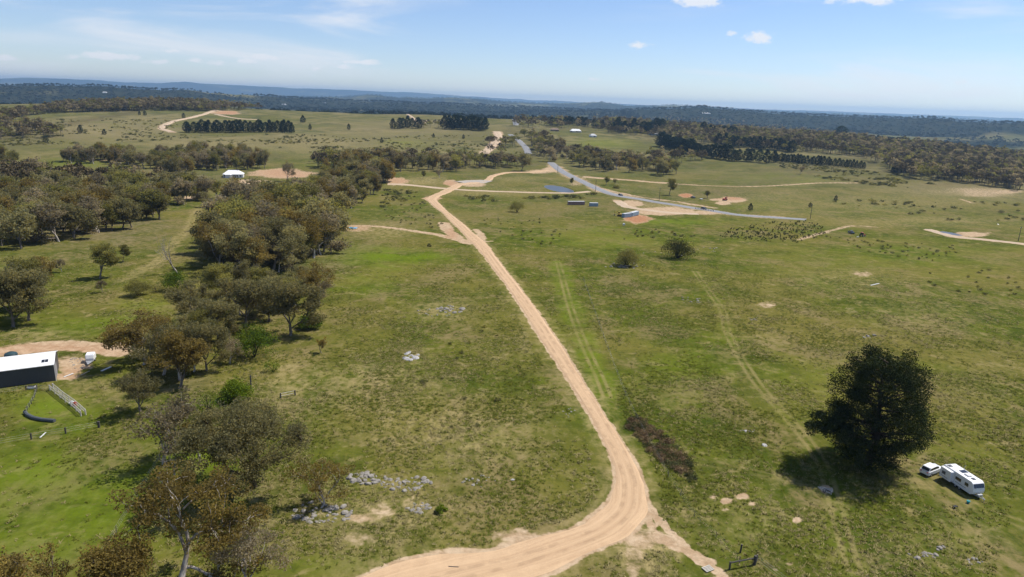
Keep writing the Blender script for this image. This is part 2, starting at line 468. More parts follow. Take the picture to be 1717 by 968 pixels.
# wheel tracks in the grass
for seg in ([(1165, 455), (1190, 490), (1212, 522), (1222, 562), (1262, 632), (1322, 702), (1372, 765), (1396, 830), (1412, 890), (1432, 955)],):
    ruts(seg, 1.7, .62, 0.75, rut); track(seg, 3.0, .2, lush)
ruts([(936, 440), (952, 500), (965, 540), (985, 590), (1003, 628), (1018, 665)], 1.7, .62, 0.8, rut)
track([(936, 440), (952, 500), (965, 540), (985, 590), (1003, 628), (1018, 665)], 5, 0.7, lush)
ruts([(1405, 850), (1450, 825), (1510, 815), (1575, 815)], 1.6, .62, 0.6, rut)
ruts([(1150, 770), (1230, 785), (1300, 800), (1370, 815)], 1.6, .62, 0.55, rut)
ruts([(1560, 780), (1620, 840), (1717, 880)], 1.8, .62, 0.55, rut)
# spur tracks off the bend
track([(1088, 852), (1110, 880), (1142, 908), (1172, 934), (1212, 968)], 1.1, 1.0, rag=1.2)
track([(1080, 868), (1108, 897), (1140, 918), (1180, 945), (1225, 985)], 1.3, 1.0, rag=1.6)
mx(dry, blob(1085, 925, 75, 42, 0.6, 5) * 1.0)
mx(soil, blob(1075, 905, 55, 26, 0.7, 8) * 0.62)
mx(soil, blob(1060, 940, 28, 45, 0.7, 9) * 0.5)
mx(soil, blob(870, 900, 62, 16, 0.7, 10) * 0.7)
mx(soil, blob(770, 925, 60, 10, 0.7, 11) * 0.75)
for a in [(1218, 840, 15, 7, 1), (1245, 832, 16, 8, .9), (1262, 845, 9, 7, .7), (1215, 855, 10, 4, .6), (1337, 872, 12, 8, .8), (1386, 820, 16, 10, .8), (1196, 834, 8, 4, .7),
          (1325, 945, 12, 6, .6), (1300, 955, 8, 5, .5), (1286, 512, 26, 10, .5), (1445, 460, 22, 7, .6), (1400, 500, 30, 8, .35), (1430, 520, 26, 9, .35), (690, 842, 40, 24, .38), (640, 855, 40, 20, .5),
          (600, 900, 44, 30, .42), (700, 600, 22, 14, .35), (640, 640, 40, 40, .15), (968, 690, 12, 12, .3), (1655, 745, 14, 8, .35), (560, 860, 60, 22, .4), (605, 868, 36, 12, .6)]:
    mx(soil, blob(*a[:4], 0.8, int(a[0])) * a[4])
# side tracks and earthworks
track([(776, 404), (735, 394), (690, 387), (645, 381), (600, 379), (575, 381)], 4.5, 0.75, soft=.9)
mx(soil, blob(600, 384, 34, 8, .8, 12) * .6); mx(red, blob(600, 384, 34, 8, .8, 12) * .3)
track([(744, 374), (752, 386), (766, 398), (785, 408)], 5, 0.95); mx(red, blob(757, 392, 14, 12, .6, 3) * .4)
track([(797, 385), (806, 392), (808, 402), (800, 410)], 3.2, 0.8); track([(803, 406), (824, 405)], 1.6, .8)
mx(soil, blob(725, 333, 17, 4.5, .5, 13)); mx(red, blob(725, 333, 17, 5, .5, 13) * .4)
mx(soil, blob(666, 303, 20, 9, .7, 14) * .95); mx(red, blob(668, 303, 22, 8, .7, 14) * .45)
mx(soil, blob(755, 307, 14, 6, .6, 15)); mx(red, blob(752, 308, 16, 7, .6, 15) * .5)
mx(dry, blob(710, 303, 40, 9, .7, 16)); mx(red, blob(712, 302, 34, 6, .8, 16) * .25)
for q in [(790, 309, 32, 6), (905, 288, 30, 4), (925, 284, 22, 6)]: mx(soil, blob(*q, .7, 17) * .85)
mx(soil, blob(968, 308, 26, 5, .8, 18) * .5)
mx(soil, blob(1060, 341, 24, 7, .7, 19) * .9); mx(soil, blob(1120, 354, 62, 9, .6, 20) * .95); mx(soil, blob(1185, 357, 40, 5, .7, 21) * .8)
mx(dry, blob(1105, 345, 70, 8, .8, 22))
track([(1035, 336), (1050, 346), (1085, 352), (1120, 356)], 5, .9)
mx(red, blob(1068, 367, 28, 8, .6, 23)); mx(soil, blob(1068, 367, 30, 9, .6, 23) * .9)
mx(red, blob(1150, 328, 15, 4.5, .6, 24)); mx(soil, blob(1150, 328, 15, 4.5, .6, 24) * .9)
mx(soil, blob(1224, 335, 34, 5.5, .6, 25)); mx(red, blob(1226, 333, 26, 3.5, .6, 25) * .6); mx(soil, blob(1212, 341, 16, 4, .6, 26))
track([(985, 297), (1020, 300), (1050, 302), (1085, 305), (1112, 307)], 9, .85); track([(1112, 307), (1175, 311), (1237, 313), (1290, 312), (1325, 310), (1375, 307), (1445, 307)], 4.2, .85)
track([(1340, 402), (1365, 395), (1400, 385), (1432, 379), (1470, 381)], 3.5, .6)
mx(soil, blob(1625, 393, 42, 6, .7, 27)); track([(1560, 386), (1600, 397), (1650, 402), (1735, 412)], 6, .85)
mx(soil, blob(1640, 322, 90, 12, .9, 28) * .55); mx(dry, blob(1610, 318, 130, 22, .9, 28) * .8); mx(soil, blob(1690, 322, 50, 6, .8, 29) * .6)
track([(1610, 334), (1628, 340), (1640, 342)], 3, .6)
track([(924, 273), (943, 288), (976, 304.5), (1018, 323), (1075, 334.5), (1150, 347), (1226, 359), (1300, 365)], 12, .62, soft=.9, rag=1.2)
track([(1000, 314), (1060, 328), (1130, 338), (1200, 349)], 5, .7, soft=.9, rag=1.2)
# shed pad, house pads
track([(-40, 595), (40, 586), (110, 580), (170, 584), (205, 590)], 6.5, .95, soft=.5); mx(red, blob(90, 587, 130, 13, .7, 30) * .35)
mx(soil, blob(125, 612, 36, 22, .7, 31) * .9); mx(soil, blob(110, 632, 30, 9, .7, 32) * .75); mx(red, blob(120, 625, 30, 12, .7, 33) * .3)
mx(soil, blob(470, 291, 62, 9.5, .6, 34)); mx(red, blob(470, 291, 58, 9, .8, 34) * .5); mx(soil, blob(420, 305, 40, 6, .8, 35) * .8)
mx(soil, blob(0, 388, 22, 9, .6, 36)); mx(soil, blob(330, 332, 40, 4, .8, 37) * .8); mx(soil, blob(185, 268, 40, 3, .8, 38) * .6)
# grassy track through the left wood
track([(390, 344), (345, 343), (327, 358), (318, 380), (290, 410), (262, 440), (225, 460), (205, 470)], 4.2, .55, into=dry)
ruts([(345, 343), (327, 358), (318, 380), (290, 410), (262, 440), (225, 460)], 1.9, .7, .9, rut)
# far tracks
TRK_FAR = [([(289, 222), (274, 217), (272, 213), (280, 208), (297, 202), (322, 197), (347, 190), (362, 185)], 7), ([(362, 192), (398, 199), (432, 201)], 5), ([(655, 188), (690, 196), (718, 203)], 5), ([(833, 221), (836, 231), (826, 244), (811, 258)], 10)]
for pts, wd in TRK_FAR: track(pts, wd * 1.3, .9)
mx(soil, blob(378, 189, 30, 4, .6, 39)); mx(red, blob(382, 189, 24, 3.5, .6, 39) * .7)
# lush and dry zones of the paddocks
for a in [(120, 830, 210, 130, .85), (90, 690, 80, 40, 1.0), (170, 540, 150, 24, .55), (240, 510, 60, 20, .5), (640, 430, 90, 26, .95), (700, 430, 60, 14, .9), (620, 470, 60, 30, .5), (1010, 400, 130, 24, .45),
          (1130, 372, 80, 8, .8), (1500, 430, 260, 40, .3), (560, 945, 110, 22, .4), (1130, 640, 70, 60, .25), (1010, 690, 40, 60, .5), (330, 760, 60, 60, .8), (1160, 600, 120, 50, .3), (960, 560, 40, 60, .4),
          (1000, 385, 60, 10, .4), (560, 275, 60, 6, .5), (680, 240, 40, 8, .6), (1010, 240, 60, 12, .8), (130, 275, 90, 10, .6), (1300, 300, 120, 14, .5), (1270, 345, 60, 6, .3), (1450, 245, 60, 8, .4), (1370, 640, 120, 60, .25)]:
    mx(lush, blob(*a[:4], 1.0, int(a[0]) + 1) * a[4])
for a in [(740, 520, 60, 22, .7), (620, 650, 130, 70, .75), (760, 720, 150, 80, .7), (660, 860, 150, 70, .8), (490, 640, 70, 60, .7), (700, 600, 40, 26, .4), (880, 560, 14, 60, .5), (60, 560, 90, 14, .6), (150, 650, 80, 30, .35),
          (1290, 570, 60, 22, .35), (1430, 470, 120, 26, .4), (1560, 520, 120, 50, .3), (1520, 800, 80, 30, .5), (1250, 870, 90, 60, .3), (1600, 900, 120, 60, .35), (1170, 850, 60, 40, .3), (640, 385, 60, 16, .7),
          (1500, 340, 230, 22, .55), (1280, 330, 120, 12, .4), (700, 215, 160, 30, .75), (150, 215, 240, 34, .9), (560, 238, 180, 24, .9), (380, 240, 160, 14, .8), (820, 320, 120, 12, .5), (870, 300, 60, 6, .6), (1560, 370, 200, 12, .55), (240, 560, 50, 30, .6), (1640, 640, 90, 60, .25)]:
    mx(dry, blob(*a[:4], 1.0, int(a[0]) + 2) * a[4])
# leaf litter and shade-worn ground under the woods
for a in [(130, 375, 170, 44, 1), (480, 385, 130, 75, 1), (450, 510, 80, 40, .6), (300, 640, 70, 60, .55), (240, 300, 260, 24, .8), (320, 262, 150, 16, .9), (790, 280, 140, 8, .8), (1040, 282, 110, 10, .8), (905, 250, 40, 30, .8), (420, 820, 60, 30, .5), (560, 300, 90, 24, .9)]:
    mx(litter, blob(*a[:4], .9, int(a[0]) + 3) * a[4])
# woodland floor and brown scrub of the middle distance
for a in [(1640, 285, 170, 30, 1), (1530, 262, 120, 12, .9), (250, 178, 240, 9, 1), (1080, 200, 170, 10, 1), (1180, 235, 130, 16, .9), (1330, 222, 130, 14, 1), (1000, 212, 110, 8, .8), (800, 230, 60, 22, .3), (60, 225, 80, 26, .5), (860, 222, 30, 14, .7), (1600, 250, 160, 10, 1)]:
    mx(litter, blob(*a[:4], .9, int(a[0]) + 4) * a[4])
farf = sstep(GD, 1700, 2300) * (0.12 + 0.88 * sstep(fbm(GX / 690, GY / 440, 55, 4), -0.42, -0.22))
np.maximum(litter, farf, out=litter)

idx = np.arange(nr * nc).reshape(nr, nc)
q = np.stack([idx[:-1, :], np.roll(idx, -1, 1)[:-1, :], np.roll(idx, -1, 1)[1:, :], idx[1:, :]], -1).reshape(-1, 4)
gv = np.stack([GX, GY, GZ], 1)
ctr = len(gv); gv = np.vstack([gv, [[0, 0, float(height(0, 0))]]])
ground_me = mesh_np('ground', gv, q[:, ::-1], smooth=True)
pad = lambda a: np.append(a, 0)
attr(ground_me, 'paint', np.stack([pad(soil), pad(lush), pad(dry), pad(red)], 1), 'FLOAT_COLOR')
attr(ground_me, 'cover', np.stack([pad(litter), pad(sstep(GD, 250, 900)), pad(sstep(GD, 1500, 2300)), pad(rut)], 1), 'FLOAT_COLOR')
ground_ob = tag(link('ground', ground_me), kind='structure')

gm, t, o = new_mat('paddock_grass')
geo = t.new('ShaderNodeNewGeometry').outputs['Position']
pa = t.new('ShaderNodeAttribute', attribute_name='paint')
ps = t.new('ShaderNodeSeparateColor', ins={0: pa.outputs['Color']})
ca = t.new('ShaderNodeAttribute', attribute_name='cover')
cs = t.new('ShaderNodeSeparateColor', ins={0: ca.outputs['Color']})
g3 = t.mapping(geo, scale=(1 / K, 1 / K, 0.0))
n_big = t.noise(g3, 0.022, 4, 0.55, 0.4)
n_mid = t.noise(g3, 0.11, 5, 0.6, 0.5)
n_sm = t.noise(g3, 0.62, 5, 0.65, 0.3)
n_fine = t.noise(g3, 2.6, 4, 0.7)
n_str = t.noise(t.mapping(geo, scale=(1, 0.45, 0), rot=(0, 0, R(-28))), 0.5, 4, 0.65, 0.6)
GREEN, DGREEN, OLIVE, STRAW, LUSH = (.096, .112, .012), (.050, .070, .008), (.168, .140, .034), (.36, .28, .125), (.122, .172, .010)
c = t.mix(t.ramp(n_mid, .36, .64), DGREEN, GREEN)
c = t.mix(t.math('MULTIPLY', t.ramp(n_big, .40, .64), .85), c, OLIVE)
n_pt = t.noise(g3, 0.27, 6, 0.68, 0.5)
c = t.mix(t.math('MULTIPLY', t.ramp(n_str, .48, .70), .6), c, (.160, .142, .032))
c = t.mix(t.math('MULTIPLY', t.ramp(n_pt, .52, .70), .75), c, (.29, .225, .10))
c = t.mix(t.math('MULTIPLY', t.ramp(n_pt, .46, .30), .6), c, (.045, .062, .007))
c = t.mix(t.math('MULTIPLY', t.ramp(n_sm, .54, .74), .5), c, (.29, .25, .10))
c = t.mix(t.math('MULTIPLY', t.ramp(n_sm, .48, .30), .55), c, (.040, .054, .008))
n_br = t.noise(t.mapping(geo, scale=(1, .7, 0), loc=(31, 7, 0)), .045, 6, .68, .5)
c = t.mix(t.math('MULTIPLY', t.math('MULTIPLY', t.ramp(n_br, .50, .62), t.ramp(n_sm, .32, .58)), .72), c, (.220, .165, .075))
lm = t.math('MULTIPLY', ps.outputs[1], t.ramp(t.math('ADD', t.math('MULTIPLY', n_mid, .6), t.math('MULTIPLY', n_sm, .4)), .30, .62))
c = t.mix(lm, c, LUSH)
dm = t.math('MULTIPLY', ps.outputs[2], t.ramp(t.math('ADD', t.math('MULTIPLY', n_sm, .6), t.math('MULTIPLY', n_str, .4)), .38, .62))
c = t.mix(t.math('MULTIPLY', dm, .95), c, STRAW)
# paddocks farther off: lighter and drier, blotched with low scrub
n_f1 = t.noise(g3, 0.009, 5, 0.6, 0.6)
n_f2 = t.noise(g3, 0.04, 5, 0.65, 0.4)
fc = t.mix(t.ramp(n_f1, .38, .62), (.128, .124, .042), (.225, .185, .090))
fc = t.mix(t.ramp(n_f2, .46, .60, 0, .85), fc, (.074, .080, .034))
fc = t.mix(t.math('MULTIPLY', ps.outputs[1], .8), fc, (.185, .198, .036))
fc = t.mix(t.math('MULTIPLY', ps.outputs[2], t.ramp(n_f2, .36, .56, .2, .9)), fc, (.215, .175, .092))
c = t.mix(t.math('MULTIPLY', cs.outputs[1], .85), c, fc)
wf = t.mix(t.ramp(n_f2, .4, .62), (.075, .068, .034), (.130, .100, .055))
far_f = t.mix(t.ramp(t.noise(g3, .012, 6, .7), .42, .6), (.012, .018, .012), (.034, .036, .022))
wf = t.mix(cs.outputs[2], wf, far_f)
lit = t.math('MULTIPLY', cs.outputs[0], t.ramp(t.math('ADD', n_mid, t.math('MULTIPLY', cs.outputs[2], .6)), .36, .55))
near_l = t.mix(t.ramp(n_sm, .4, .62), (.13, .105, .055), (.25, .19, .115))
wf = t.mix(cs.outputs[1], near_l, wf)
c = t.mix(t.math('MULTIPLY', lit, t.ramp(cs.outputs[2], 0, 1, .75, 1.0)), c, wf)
c = t.mix(t.math('MULTIPLY', ca.outputs['Alpha'], .8), c, (.30, .235, .10))
# bare earth
sand = t.mix(t.ramp(n_sm, .35, .68), (.40, .27, .16), (.54, .40, .26))
redc = t.mix(t.ramp(n_sm, .35, .68), (.33, .15, .075), (.45, .24, .13))
earth = t.mix(pa.outputs['Alpha'], sand, redc)
sm = t.ramp(t.math('ADD', ps.outputs[0], t.math('MULTIPLY', t.math('SUBTRACT', n_sm, .5), .9)), .28, .72)
sm = t.math('MULTIPLY', sm, t.ramp(ps.outputs[0], 0.02, 0.2))
c = t.mix(sm, c, earth)
c = t.mix(t.ramp(n_fine, .35, .7, 0, .22), c, (.05, .055, .016), 'MIX')
hgt = t.math('ADD', t.math('MULTIPLY', n_sm, .5), t.math('MULTIPLY', n_fine, .25))
bp = t.new('ShaderNodeBump', ins={'Strength': .55, 'Distance': .35, 'Height': hgt})
b = t.new('ShaderNodeBsdfPrincipled', ins={'Base Color': c, 'Roughness': 1.0, 'Specular IOR Level': 0.0, 'Normal': bp.outputs[0]})
t.l.new(b.outputs[0], o.inputs['Surface'])
ground_me.materials.append(gm)

# ------------------------------------------------------------------ roads
def lift(p):
    D = np.hypot(p[:, 0], p[:, 1])
    return np.clip(0.05 + D * 0.00045, 0.06, 1.2)
def strip(name, mid, half, mat, nx=8, seed=0, rag=0.25, step=None, lead=0.0):
    mid = np.asarray(mid); n = len(mid)
    half = np.broadcast_to(np.asarray(half, float), (n,))
    tn = np.gradient(mid, axis=0); tn /= np.linalg.norm(tn, axis=1)[:, None] + 1e-9
    nm = np.stack([tn[:, 1], -tn[:, 0]], 1)
    al = np.concatenate([[0], np.cumsum(np.linalg.norm(np.diff(mid, axis=0), axis=1))])
    us = np.linspace(-1, 1, nx + 1)
    jl = half * (1 + rag * fbm(al / 4.0, al * 0 + 3 + seed, seed, 3)); jr = half * (1 + rag * fbm(al / 4.0, al * 0 + 9 + seed, seed + 4, 3))
    V = []; UV = []
    for i, u in enumerate(us):
        hw = np.where(u < 0, jl, jr)
        p = mid + nm * (u * hw)[:, None]
        z = height(p[:, 0], p[:, 1]) + lift(p)
        if i in (0, nx): z = z - lift(p) - 0.06
        V.append(np.column_stack([p, z])); UV.append(np.column_stack([u * half, al]))
    V = np.stack(V, 1).reshape(-1, 3); UV = np.stack(UV, 1).reshape(-1, 2)
    ii = np.arange(n * (nx + 1)).reshape(n, nx + 1)
    f = np.stack([ii[:-1, :-1], ii[:-1, 1:], ii[1:, 1:], ii[1:, :-1]], -1).reshape(-1, 4)
    me = mesh_np(name, V, f, (mat,), smooth=True)
    attr(me, 'run', np.column_stack([UV, np.zeros(len(UV))]), 'FLOAT_VECTOR')
    return tag(link(name, me), kind='structure')
def dirt_mat(name, c0, c1, c2):
    m, t, o = new_mat(name)
    run = t.new('ShaderNodeAttribute', attribute_name='run').outputs['Vector']
    geo = t.new('ShaderNodeNewGeometry').outputs['Position']
    st = t.noise(t.mapping(run, scale=(1.6, .03, 1)), 1.1, 5, .6, .4)
    gr = t.noise(geo, 1.4, 5, .65); fi = t.noise(geo, 7.0, 4, .7)
    c = t.mix(t.ramp(st, .30, .70, .25, .85), c0, c1)
    sx_ = t.new('ShaderNodeSeparateXYZ', ins={0: run}).outputs[0]
    wob = t.math('MULTIPLY', t.math('SUBTRACT', t.noise(t.mapping(run, scale=(0, .06, 1)), 1.0, 3, .5), .5), 1.6)
    lane = t.math('ABSOLUTE', t.math('SUBTRACT', t.math('ABSOLUTE', t.math('ADD', sx_, wob)), .85))
    brk = t.ramp(t.noise(geo, .35, 4, .6), .42, .6)
    c = t.mix(t.math('MULTIPLY', t.ramp(lane, .22, .5, .5, 0.0), brk), c, tuple(q * .72 for q in c0))
    c = t.mix(t.math('MULTIPLY', t.ramp(lane, .65, .95, 0, .3), brk), c, tuple(min(.8, q * 1.15) for q in c1))
    c = t.mix(t.ramp(gr, .5, .72, 0, .55), c, c2)
    c = t.mix(t.ramp(fi, .35, .65, .0, .22), c, (.24, .15, .085))
    h = t.math('ADD', t.math('MULTIPLY', st, .35), t.math('MULTIPLY', fi, .2))
    bp = t.new('ShaderNodeBump', ins={'Strength': .5, 'Distance': .2, 'Height': h})
    b = t.new('ShaderNodeBsdfPrincipled', ins={'Base Color': c, 'Roughness': .92, 'Specular IOR Level': .15, 'Normal': bp.outputs[0]})
    t.l.new(b.outputs[0], o.inputs['Surface'])
    return m
M_DIRT = dirt_mat('graded_sandy_earth', (.44, .285, .16), (.62, .43, .255), (.53, .365, .215))
M_TRACK = dirt_mat('pale_track_earth', (.44, .32, .21), (.58, .45, .31), (.40, .31, .20))
M_GRAVEL = dirt_mat('grey_gravel', (.33, .30, .26), (.44, .40, .34), (.38, .33, .27))
strip('dirt_road', road_mid, road_half, M_DIRT, 10, 1, .10)
def track_strip(name, pts, wid, mat, seed, rag=.3):
    return strip(name, line_px(pts, 3.0), wid * K / 2, mat, 6, seed, rag)
track_strip('dirt_track', [(722, 336), (728, 330), (745, 323), (757, 317), (770, 310), (790, 307), (812, 305)], 6.5, M_DIRT, 2)
track_strip('dirt_track', [(650, 309), (680, 310), (710, 313), (738, 316), (762, 318)], 6, M_TRACK, 3)
track_strip('dirt_track', [(762, 318), (800, 320), (852, 322), (905, 323.5), (952, 324), (988, 321.5)], 4.4, M_TRACK, 4)
track_strip('dirt_track', [(800, 306), (817, 303), (824, 296.5), (836, 292.5), (855, 289.5), (890, 289), (918, 286)], 5.5, M_DIRT, 5)
track_strip('gravel_pad', [(772, 306.5), (785, 305.5), (808, 304.5), (822, 305.5)], 15, M_GRAVEL, 6)
for k, (pts, wd) in enumerate(TRK_FAR): track_strip('dirt_track', pts, wd, M_TRACK, 20 + k)
track_strip('dirt_track', [(1037, 338), (1052, 347), (1086, 352.5), (1125, 357), (1170, 359)], 6, M_TRACK, 8)
track_strip('dirt_track', [(1556, 385), (1600, 397), (1650, 402), (1735, 412)], 4.5, M_TRACK, 9)

am, t, o = new_mat('worn_asphalt')
run = t.new('ShaderNodeAttribute', attribute_name='run').outputs['Vector']
geo = t.new('ShaderNodeNewGeometry').outputs['Position']
n1 = t.noise(t.mapping(run, scale=(1.2, .04, 1)), 1.2, 4, .6); n2 = t.noise(geo, 2.0, 5, .7)
c = t.mix(t.ramp(n1, .35, .65), (.20, .20, .205), (.27, .265, .26))
c = t.mix(t.ramp(n2, .4, .7, 0, .5), c, (.23, .22, .21))
b = t.new('ShaderNodeBsdfPrincipled', ins={'Base Color': c, 'Roughness': .8, 'Specular IOR Level': .3})
t.l.new(b.outputs[0], o.inputs['Surface'])
ASPH = [(924, 273), (933, 281), (943, 288), (958, 296), (976, 304.5), (1000, 316), (1018, 323), (1040, 329), (1075, 334.5), (1112, 341), (1150, 347), (1190, 353), (1226, 359), (1262, 362.5), (1300, 365), (1352, 368.5)]
strip('asphalt_road', line_px(ASPH, 3.0), 5.2, am, 6, 11, .06)
strip('asphalt_road', line_px([(856, 226), (866, 233), (875, 241), (883, 250), (886, 258)], 4.0), 5.4, am, 6, 12, .06)
strip('asphalt_road', line_px([(858, 196), (862, 201), (868, 208)], 5.0), 4.6, am, 6, 13, .06)

# ponds: still water in the hollows
wm, t, o = new_mat('pond_water')
wn = t.noise(t.new('ShaderNodeNewGeometry').outputs['Position'], 1.2, 3, .5)
bp = t.new('ShaderNodeBump', ins={'Strength': .08, 'Distance': .05, 'Height': wn})
b = t.new('ShaderNodeBsdfPrincipled', ins={'Base Color': (.085, .085, .085, 1), 'Roughness': .3, 'Specular IOR Level': .16, 'Normal': bp.outputs[0]})
t.l.new(b.outputs[0], o.inputs['Surface'])
for (cx, cy_, rx, ry, cc, ss, dep) in PONDS:
    n = 40
    cx, cy_, rx, ry, dep = cx * K, cy_ * K, rx * K, ry * K, dep * K
    e = float(height(cx, cy_)) + dep * 0.62
    vs = [(cx, cy_, e)]
    for k in range(n):
        a = 2 * math.pi * k / n
        u, v = 1.12 * rx * math.cos(a), 1.12 * ry * math.sin(a)
        vs.append((cx + u * cc - v * ss, cy_ + u * ss + v * cc, e))
    me = bpy.data.meshes.new('pond'); me.from_pydata(vs, [], [(0, 1 + k, 1 + (k + 1) % n) for k in range(n)]); me.materials.append(wm)
    tag(link('pond_water', me), kind='structure')

# ------------------------------------------------------------------ foliage materials
def leaf_mat(name, ca, cb, cc, trans=.5, rand=.28):
    m, t, o = new_mat(name)
    a = t.new('ShaderNodeAttribute', attribute_name='tint').outputs['Fac']
    oi = t.new('ShaderNodeObjectInfo').outputs['Random']
    c = t.mix(t.ramp(a, 0.0, .62, smooth=False), ca, cb)
    c = t.mix(t.ramp(a, .62, 1.0, smooth=False), c, cc)
    c = t.mix(t.ramp(oi, .0, .6, .3, 0.0), c, ca)
    v = t.math('ADD', 1 - rand, t.math('MULTIPLY', t.math('FRACT', t.math('MULTIPLY', oi, 7.31)), 2 * rand))
    hs = t.new('ShaderNodeHueSaturation', ins={'Color': c, 'Value': v})
    d = t.new('ShaderNodeBsdfDiffuse', ins={'Color': hs.outputs[0]})
    tr = t.new('ShaderNodeBsdfTranslucent', ins={'Color': t.mix(1.0, hs.outputs[0], (1.25, 1.15, .8), 'MULTIPLY')})
    ms = t.new('ShaderNodeMixShader', ins={0: trans})
    t.l.new(d.outputs[0], ms.inputs[1]); t.l.new(tr.outputs[0], ms.inputs[2]); t.l.new(ms.outputs[0], o.inputs['Surface'])
    return m
def bark_mat(name, c0, c1, scale=1.2):
    m, t, o = new_mat(name)
    tcn = t.new('ShaderNodeTexCoord').outputs['Object']
    n = t.noise(t.mapping(tcn, scale=(1, 1, .35)), scale, 5, .65, .4)
    c = t.mix(t.ramp(n, .38, .62), c0, c1)
    d = t.new('ShaderNodeBsdfDiffuse', ins={'Color': c})
    t.l.new(d.outputs[0], o.inputs['Surface'])
    return m
L_GUM = leaf_mat('gum_leaves', (0.164, 0.156, 0.078), (0.239, 0.218, 0.101), (0.319, 0.273, 0.109))
L_RUST = leaf_mat('rusty_gum_leaves', (0.162, 0.125, 0.047), (0.230, 0.175, 0.054), (0.297, 0.224, 0.058))
L_GREY = leaf_mat('grey_gum_leaves', (0.195, 0.166, 0.109), (0.267, 0.226, 0.146), (0.325, 0.265, 0.148))
L_OLIVE = leaf_mat('olive_leaves', (0.159, 0.156, 0.057), (0.237, 0.224, 0.068), (0.319, 0.289, 0.075))
L_PINE = leaf_mat('pine_needles', (.020, .030, .012), (.038, .050, .018), (.070, .082, .028), .12, .2)
L_WIND = leaf_mat('dark_conifer_needles', (.014, .026, .018), (.022, .038, .022), (.035, .052, .026), .08, .2)
L_GREEN = leaf_mat('green_shrub_leaves', (.055, .100, .014), (.110, .172, .018), (.200, .245, .026), .2, .15)
L_LIME = leaf_mat('bright_shrub_leaves', (.095, .145, .014), (.150, .205, .018), (.220, .250, .026), .2, .15)
L_SCRUB = leaf_mat('scrub_leaves', (.090, .096, .040), (.125, .124, .048), (.165, .150, .056), .1, .3)
L_BROWN = leaf_mat('brown_thicket_twigs', (.200, .135, .078), (.270, .180, .095), (.220, .190, .078), .1, .2)
B_PALE = bark_mat('pale_gum_bark', (.50, .45, .39), (.26, .21, .17))
B_GREY = bark_mat('grey_gum_bark', (.20, .17, .14), (.10, .08, .065))
B_DARK = bark_mat('dark_bark', (.075, .058, .045), (.045, .035, .028))
B_DEAD = bark_mat('bleached_dead_wood', (.36, .33, .30), (.22, .19, .17))

# ------------------------------------------------------------------ tree meshes
def leaf_quads(rng, centres, radii, n, size, flat=.7, tintc=None, aspect=.5, shell=.55):
    """n leaf sprays round every centre -> verts, faces, tint"""
    C = np.repeat(np.asarray(centres), n, 0); Rd = np.repeat(np.asarray(radii), n)
    N = len(C)
    v = rng.normal(size=(N, 3)); v /= np.linalg.norm(v, axis=1)[:, None]
    v *= (rng.random(N) ** (1 / 3 * shell * 1.6))[:, None]
    P = C + v * Rd[:, None] * np.array([1, 1, flat])
    a = rng.normal(size=(N, 3)); a /= np.linalg.norm(a, axis=1)[:, None]
    b = np.cross(a, rng.normal(size=(N, 3))); b /= np.linalg.norm(b, axis=1)[:, None]
    s = size * rng.uniform(.6, 1.35, N)[:, None]
    a = a * s * .5; b = b * s * .5 * aspect
    V = np.stack([P - a - b * .4, P + b, P + a - b * .2, P - b * 1.1], 1).reshape(-1, 3)
    F = np.arange(N * 4).reshape(-1, 4)
    tc = rng.random(len(centres)) if tintc is None else tintc
    T = np.repeat(np.clip(np.repeat(tc, n) + rng.normal(0, .13, N), 0, 1), 4)
    return V, F, T
def tubes(branches, n=5):
    V = []; F = []; off = 0
    for pts, rad in branches:
        pts = np.asarray(pts); k = len(pts)
        d = np.gradient(pts, axis=0); d /= np.linalg.norm(d, axis=1)[:, None] + 1e-9
        ref = np.where(np.abs(d[:, 2:3]) < .9, np.array([[0, 0, 1.]]), np.array([[1., 0, 0]]))
        a = np.cross(d, ref); a /= np.linalg.norm(a, axis=1)[:, None] + 1e-9
        b = np.cross(d, a)
        th = np.linspace(0, 2 * np.pi, n, endpoint=False)
        ring = pts[:, None, :] + (a[:, None, :] * np.cos(th)[None, :, None] + b[:, None, :] * np.sin(th)[None, :, None]) * np.asarray(rad)[:, None, None]
        V.append(ring.reshape(-1, 3))
        ii = off + np.arange(k * n).reshape(k, n)
        F.append(np.stack([ii[:-1], np.roll(ii, -1, 1)[:-1], np.roll(ii, -1, 1)[1:], ii[1:]], -1).reshape(-1, 4))
        off += k * n
    return np.vstack(V), np.vstack(F)
